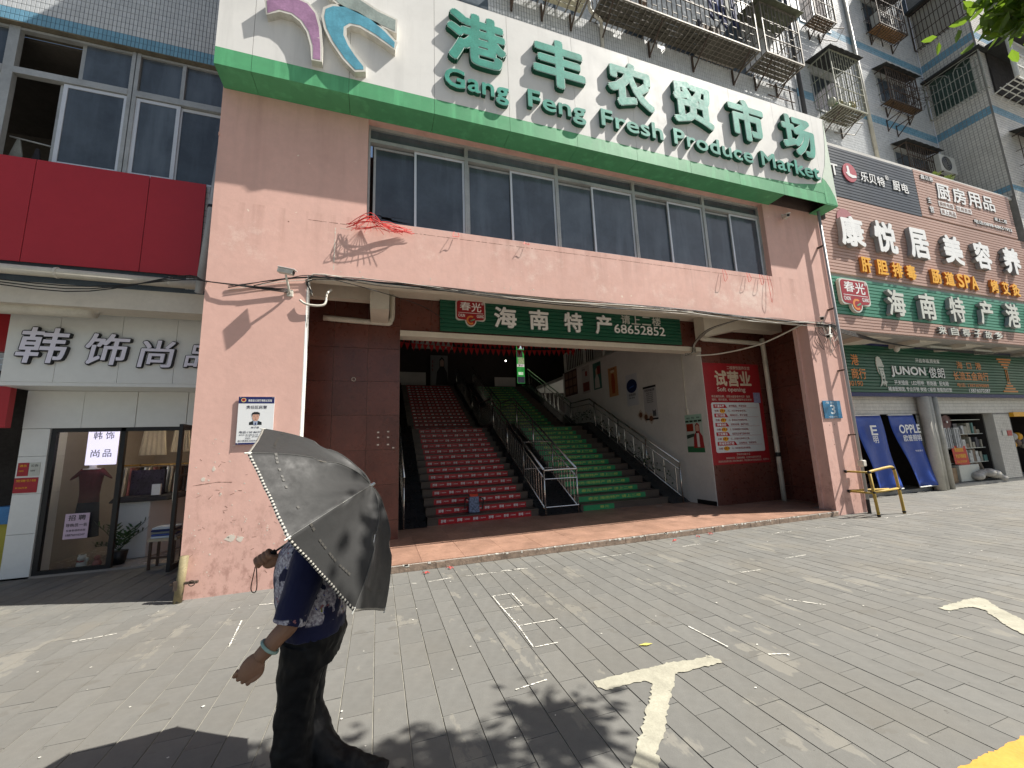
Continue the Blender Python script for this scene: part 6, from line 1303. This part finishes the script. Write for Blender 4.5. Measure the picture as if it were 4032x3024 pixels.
# far arm reaching up to hold the umbrella shaft
AX = Vector((.83,-.07,.55)).normalized(); RC = Vector((-.258, 2.335, 1.275)); HD = RC-AX*.315
b.tube(path([(-.31,FY-.03,1.13),(-.36,FY+.03,1.03),(-.41,FY+.02,1.02),(-.43,2.47,1.05),(HD.x+.05,HD.y+.03,HD.z-.025)], 4), [.047-.0011*i for i in range(17)], 12)
sd = Vector((0,0,1)).cross(AX).normalized(); uu = AX.cross(sd).normalized()
blob(b, HD+uu*(-.004)+Vector((.024,.012,-.012)), AX*.042, uu*.034, sd*.024)
for k in range(4):
    c0 = HD+AX*(.030-.020*k)
    P = [c0+(sd*(-math.cos(t))+uu*math.sin(t))*.0235 for t in [R(-40+50*j-4*k) for j in range(6)]]
    b.tube(path(P, 2), [.0112]*6+[.0108]*3+[.0102]*2, 8)
b.tube(path([HD+AX*.035+sd*.02-uu*.018, HD+AX*.05+sd*.0-uu*.026, HD+AX*.045-sd*.020-uu*.020, HD+AX*.035-sd*.030-uu*.004], 3), [.0135,.013,.0128,.0125,.012,.0115,.011,.0105,.010,.009], 8)
# legs
for (h, k_, a_, f_) in (((-.30,2.315,.72),(-.355,2.32,.42),(-.33,2.32,.09),(-.43,2.31,.035)), ((-.28,2.45,.70),(-.312,2.46,.42),(-.19,2.35,.15),(.05,2.27,.07))):
    b.tube(path([h, k_, a_, f_], 4), [.085,.08,.075,.07,.06,.055,.052,.05,.045,.04,.036,.034,.034], 14)
body = remesh_obj(b, 'body', SKIN, pe, .0030, 2)
# trousers
TR = mat('trouser_black', (.006,.006,.0065), .62, .1, 2, spec=.22)
t = MB()
t.loft([((-.29,2.4,.60),(.12,0,0),(0,.16,0)),((-.285,2.4,.72),(.145,0,0),(0,.18,0)),((-.29,2.4,.84),(.135,0,0),(0,.165,0))], 24)
t.tube(path([(-.31,2.33,.70),(-.335,2.32,.58),(-.345,2.32,.47),(-.352,2.32,.34),(-.352,2.32,.20),(-.345,2.32,.07)], 3), [.118,.114,.106,.099,.095,.091,.088,.085,.083,.082,.082,.082,.082,.082,.082,.082], 18)
t.tube(path([(-.28,2.45,.70),(-.30,2.46,.58),(-.318,2.46,.46),(-.305,2.43,.31),(-.19,2.35,.155),(.05,2.27,.055)], 3), [.108,.104,.098,.092,.088,.085,.083,.082,.082,.082,.080,.078,.076,.074,.072,.070], 18)
remesh_obj(t, 'trousers', TR, pe, .006, 3, .034, .10)
# shoes
SHO = mat('shoe_black', (.015,.014,.014), .5, .2); SOL = mat('shoe_sole', (.5,.48,.44), .7, .05)
for c, pitch_ in (((-.36,2.31,.0), 0), ((.11,2.255,-.012), -18)):
    s_ = MB(); s2 = MB(); rot = Matrix.Rotation(R(pitch_), 4, 'Y'); T = Matrix.Translation(c)
    def add(mb, rings):
        mb.loft([(T @ (rot @ Vector(p)), rot.to_3x3() @ Vector((0,wy,0)), rot.to_3x3() @ Vector((0,0,hz))) for p, wy, hz in rings], 14)
    add(s_, [((.075,0,.045),.025,.025),((.06,0,.05),.036,.04),((.0,0,.055),.036,.045),((-.06,0,.04),.042,.03),((-.12,0,.03),.040,.02),((-.155,0,.022),.02,.01)]); add(s2, [((.082,0,.012),.03,.012),((.0,0,.012),.036,.012),((-.08,0,.012),.044,.011),((-.16,0,.014),.024,.009)])
    s_.build('shoe', SHO, pe, smooth=True); s2.build('shoe_sole', SOL, pe, smooth=True)
# blouse: floral front and back, plain navy sleeve with floral cuff
def floral(name, cover):
    m = bpy.data.materials.new(name); m.use_nodes = True; t = m.node_tree; b_ = t.nodes['Principled BSDF']; tc = nn(t, 'ShaderNodeTexCoord'); v = tc.outputs['Object']
    n = noise(t, v, 17, 3, .5, .45, .48, (1,1,.65)); wp = noise(t, v, 70, 3, .6, .40, .62); navy = lin((.008,.010,.048))
    pet = mixc(t, wp, (.22,.19,.24), (.62,.60,.64)); out = mixc(t, n, navy, pet)
    out = mixc(t, noise(t, v, 38, 2, .5, .66, .68), out, (.30,.12,.13)); out = mixc(t, noise(t, v, 31, 2, .5, .70, .72, (1,1.3,1)), out, (.22,.24,.03)); out = mixc(t, noise(t, v, 33, 2, .5, .68, .70, (1.2,1,1)), out, (.03,.05,.28))
    sp_ = nn(t, 'ShaderNodeSeparateXYZ'); t.links.new(v, sp_.inputs[0]); mr = nn(t, 'ShaderNodeMapRange'); mr.inputs[1].default_value, mr.inputs[2].default_value = cover; t.links.new(sp_.outputs[2], mr.inputs[0])
    out = mixc(t, mr.outputs[0], out, navy); t.links.new(out, b_.inputs['Base Color']); b_.inputs['Roughness'].default_value = .75; b_.inputs['Sheen Weight'].default_value = .15; b_.inputs['Specular IOR Level'].default_value = .25
    bp = nn(t, 'ShaderNodeBump'); bp.inputs['Strength'].default_value = .1; bp.inputs['Distance'].default_value = .002; t.links.new(noise(t, v, 600, 2), bp.inputs['Height']); t.links.new(bp.outputs[0], b_.inputs['Normal']); return m
FL = floral('blouse_floral', (.812, .804)); FLC = floral('sleeve_navy', (.885, .893))
t = MB()
t.loft([((-.295,2.4,.735),(.150,0,0),(0,.187,0)),((-.297,2.4,.80),(.158,0,0),(0,.190,0)),((-.305,2.4,.88),(.166,0,0),(0,.186,0)),((-.315,2.4,.98),(.168,0,0),(0,.180,0)),((-.322,2.4,1.06),(.158,0,0),(0,.180,0)),((-.325,2.4,1.12),(.138,0,0),(0,.185,0)),((-.325,2.4,1.16),(.108,0,0),(0,.170,0)),((-.33,2.4,1.19),(.082,0,0),(0,.11,0)),((-.34,2.4,1.225),(.060,0,0),(0,.066,0))], 32)
remesh_obj(t, 'blouse', FL, pe, .006, 3, .012, .06)
t = MB(); t.tube(path([(-.305,2.29,1.13),(-.30,2.235,1.115),(-.315,2.20,1.03),(-.34,2.175,.94),(-.365,2.160,.855)], 4), [.066,.070,.074,.078,.080,.081,.081,.081,.080,.079,.077,.075,.074,.073,.072,.071,.070], 20)
remesh_obj(t, 'sleeve', FLC, pe, .005, 3, .010, .06)
t = MB(); t.tube(path([(-.315,2.50,1.13),(-.32,2.56,1.115),(-.35,2.60,1.05),(-.385,2.595,1.03),(-.405,2.58,1.04)], 4), [.066,.070,.074,.076,.077,.077,.076,.076,.075,.074,.072,.07,.068,.066,.064,.062,.06], 18)
remesh_obj(t, 'sleeve', FL, pe, .006, 3, .012, .05)
h = MB(); h.ball((-.352,2.44,1.362), .103, 20, 14, sc=(1.0,.90,1.10)); h.ball((-.30,2.44,1.31), .06, 12, 9)
remesh_obj(h, 'hair', mat('grey_hair', (.05,.045,.04), .7, .4, 20), pe, .006, 2, .012, .02)
bc = Vector((-.437,2.160,.772)); bd = Vector((-.66,0,-.75)).normalized(); e1 = bd.cross(Vector((0,1,0))).normalized(); e2 = bd.cross(e1)
bg2 = MB().tube([bc+(e1*math.cos(a)+e2*math.sin(a))*.040 for a in [i*2*math.pi/24 for i in range(25)]], .0065, 10).build('bangle', mat('jade', (.30,.44,.38), .2, .1, 12)); bg2['label'] = 'pale green jade bangle on the left wrist'; tag(bg2, 'pale green jade bangle on the near wrist', 'bracelet')
for p in bg2.data.polygons: p.use_smooth = True

# umbrella: eight panels between ribs, rim plane square to the shaft
ub = thing('umbrella', 'open black umbrella with a checked white edge, tilted back over the shoulder', 'umbrella', (-.26, 2.40, 1.27))
RU = .56; HT = .275
ea = AX.cross(Vector((0,0,1))).normalized(); eb = AX.cross(ea).normalized()
PH = R(-2); NS = 8; SUB = 28; RAD = 30
def cpt(ang, s):   # s 0 at the cap, 1 at the rim
    k = (ang-PH)/(2*math.pi/NS); f = abs(k-round(k))*2      # 0 on a rib, 1 between ribs
    f = 1-(1-f)**2
    rr_ = RU*s*(1-.085*f*s**2); hh = HT*(1-(s**1.9))*(1) - .030*f*max(0,math.sin(s*math.pi))**.8 + .012*(1-f)*math.sin(s*math.pi)
    pk = .020*math.exp(-((s-.56)/.05)**2)*math.exp(-(f/.16)**2) + .002*math.sin(ang*37+s*9)*math.exp(-((s-.56)/.16)**2)*math.exp(-(f/.6)**2) + .0008*math.sin(ang*23+s*13)*s
    return RC+(ea*math.cos(ang)+eb*math.sin(ang))*rr_+AX*(hh-pk)
CAN = mat('umbrella_cloth', (.021,.021,.0205), .60, .12, 3, spec=.28, sheen=.08, bump=.16, bscale=14)
mbx = MB(); N = NS*SUB
for j in range(1, RAD+1):
    for i in range(N): mbx.v.append(tuple(cpt(PH+i*2*math.pi/N, j/RAD)))
mbx.v.append(tuple(RC+AX*HT))
for j in range(RAD-1):
    for i in range(N): i2 = (i+1) % N; mbx.f.append((j*N+i, (j+1)*N+i, (j+1)*N+i2, j*N+i2)); mbx.m.append(0)
for i in range(N): mbx.f.append((len(mbx.v)-1, i, (i+1) % N)); mbx.m.append(0)
can = mbx.build('canopy', CAN, ub, smooth=True)
hm = [MB(), MB()]; n = 432
for i in range(n):
    a0 = PH+i*2*math.pi/n; a1 = PH+(i+1)*2*math.pi/n; p0, p1 = cpt(a0, 1.0), cpt(a1, 1.0); q0, q1 = cpt(a0, 1.009), cpt(a1, 1.009)
    hm[i % 2].hull([p0-AX*.003, p1-AX*.003, q1-AX*.003, q0-AX*.003, p0+AX*.003, p1+AX*.003, q1+AX*.003, q0+AX*.003])
hm[0].build('edge_binding', mat('binding_white', (.42,.40,.35), .7, .05), ub); hm[1].build('edge_binding', BLACK, ub)
# sewn line of faint writing near the edge
ln = MB()
for i in range(160):
    if rnd(0,1) < .35 or i % 20 > 15: continue
    a0 = PH+i*2*math.pi/160; a1 = a0+.028; ln.quad(cpt(a0, .87)+AX*.0035, cpt(a1, .87)+AX*.0035, cpt(a1, .885)+AX*.0035, cpt(a0, .885)+AX*.0035)
ln.build('faint_print', mat('faint_print', (.045,.042,.036), .6, .2), ub)
for k in range(NS):
    a = PH+k*2*math.pi/NS
    MB().tube([cpt(a, q_/20)+AX*.001 for q_ in range(1, 21)], .0016, 5).build('seam', mat('seam_grey', (.09,.09,.085), .6, .1), ub)
    MB().tube([cpt(a, s/8)-AX*.008 for s in range(1, 9)], .0022, 5).build('rib', STEEL, ub); MB().tube([RC+AX*.06, cpt(a, .55)-AX*.012], .002, 5).build('stretcher', STEEL, ub)
    MB().tube([cpt(a, .99), cpt(a, 1.022)-AX*.002], .0032, 6).build('rib_tip', IRONW, ub)
MB().tube([RC+AX*(HT+.022), RC+AX*(HT-.01)], [.006, .012], 10).build('ferrule', STEEL, ub)
MB().tube([RC+AX*HT, HD+AX*.04], .0055, 8).build('shaft', STEEL, ub, smooth=True)
MB().tube([HD+AX*.055, HD-AX*.045], .013, 12).build('handle', BLACK, ub, smooth=True)
e_ = HD-AX*.045; MB().tube(path([e_, e_+Vector((-.005,-.01,-.04)), e_+Vector((-.012,-.012,-.105)), e_+Vector((.004,-.012,-.125)), e_+Vector((.012,-.01,-.10)), e_+Vector((.006,-.006,-.03)), e_+Vector((.002,0,0))], 5), .0024, 6).build('wrist_loop', mat('loop_brown', (.05,.025,.015), .7, .2), ub, smooth=True)

# ================================================================== STREET TREE (crown over the photographer's right)
random.seed(14)
tr = thing('street_tree', 'leafy street tree whose crown dips into the upper right corner', 'tree', (6.4, -1.3, 0))
BK = mat('bark', (.12,.09,.065), .9, .25, 5, bump=.6, bscale=25)
MB().tube(path([(6.4,-1.3,0),(6.38,-1.28,1.5),(6.3,-1.2,3.0),(6.0,-.8,4.2)], 5), [.17-.006*i for i in range(16)], 12).build('trunk', BK, tr, smooth=True)
LG = mat('tree_leaf', (.055,.115,.020), .38, .3, 3, island=.45)
t_ = LG.node_tree; b_ = t_.nodes['Principled BSDF']; b_.inputs['Transmission Weight'].default_value = 0
tl_ = nn(t_, 'ShaderNodeBsdfTranslucent'); tl_.inputs[0].default_value = (.22,.36,.03,1); mxs = nn(t_, 'ShaderNodeMixShader'); mxs.inputs[0].default_value = .4
t_.links.new(b_.outputs[0], mxs.inputs[1]); t_.links.new(tl_.outputs[0], mxs.inputs[2]); t_.links.new(mxs.outputs[0], t_.nodes['Material Output'].inputs[0])
def leaf(mb, c, d, u, L):
    s_ = d.cross(u).normalized()*L*.24; n_ = s_.cross(d).normalized()*L*.05; n = len(mb.v)
    mb.v += [tuple(c), tuple(c+d*L*.35+s_-n_), tuple(c+d*L*.75+s_*.7-n_), tuple(c+d*L), tuple(c+d*L*.75-s_*.7-n_), tuple(c+d*L*.35-s_-n_), tuple(c+d*L*.5)]
    for f in ((0,1,6,5),(1,2,3,6),(6,3,4,5)): mb.f.append(tuple(n+i for i in f)); mb.m.append(0)
clus = [((5.0,-.2,5.3),.55),((4.45,.55,5.2),.42),((4.1,.85,5.1),.36),((3.6,.7,5.1),.42),((4.7,-.6,5.5),.7),((4.0,.1,5.25),.6),((3.3,.5,5.0),.42),((4.4,-1.1,5.6),.8),((3.2,-.2,5.1),.5),((2.92,1.22,5.0),.26),((3.05,1.3,4.98),.2),((3.35,1.2,5.06),.32),((3.75,1.2,5.06),.34),((4.12,1.16,5.12),.3),((4.43,1.08,4.70),.2),((4.62,1.12,4.92),.26)]
crown = MB(); 
for (c, r_) in clus:
    c = Vector(c)+(Vector((-.15,-.25,0)) if c[1] < 1 else Vector((0,-.25,0)) if c[0] > 3.3 and c[0] < 4.2 else Vector((0,0,0))); k = int(1250*r_*r_/.25*.5)+50
    MB().tube(path([(6.0,-.8,4.2), Vector((6.0,-.8,4.2)).lerp(c, .5)+Vector((0,0,.3)), c], 5), [.05-.004*i for i in range(11)], 7).build('branch', BK, tr, smooth=True)
    for _ in range(k):
        v_ = Vector((random.gauss(0,.5), random.gauss(0,.5), random.gauss(0,.38)))*r_; p = c+v_
        d = Vector((rnd(-1,1), rnd(-1,1), rnd(-1.3,.1))).normalized(); leaf(crown, p, d, Vector((rnd(-.5,.5), rnd(-.5,.5), 1)), rnd(.09,.15))
crown.build('crown', LG, tr, kind=None)
# small litter on the paving
random.seed(4)
for k, (x, y) in enumerate(((.62, 5.62), (.95, 5.72), (4.6, 5.60), (5.1, 5.66), (5.45, 5.74))):
    q = MB()
    for i in range(5): a = rnd(0, 6.28); q.tube([(x, y, .012), (x+.03*math.cos(a), y+.02*math.sin(a), .03), (x+.06*math.cos(a), y+.04*math.sin(a), .01)], .004, 4)
    tag(q.build('red_tape_scrap', REDT), 'scrap of red tape by the platform edge, %s' % ('nearest the umbrella', 'second from the umbrella', 'left of the right group of three', 'middle of the right group of three', 'right of the right group of three')[k], 'litter')
o = mark('fallen_leaf', [(2.0,2.98),(2.06,2.95),(2.12,2.96),(2.07,2.99)], mat('dry_leaf', (.5,.45,.12), .7, .2), z=.008, jag=.002); tag(o, 'small yellow fallen leaf on the paving above the painted mark', 'leaf')
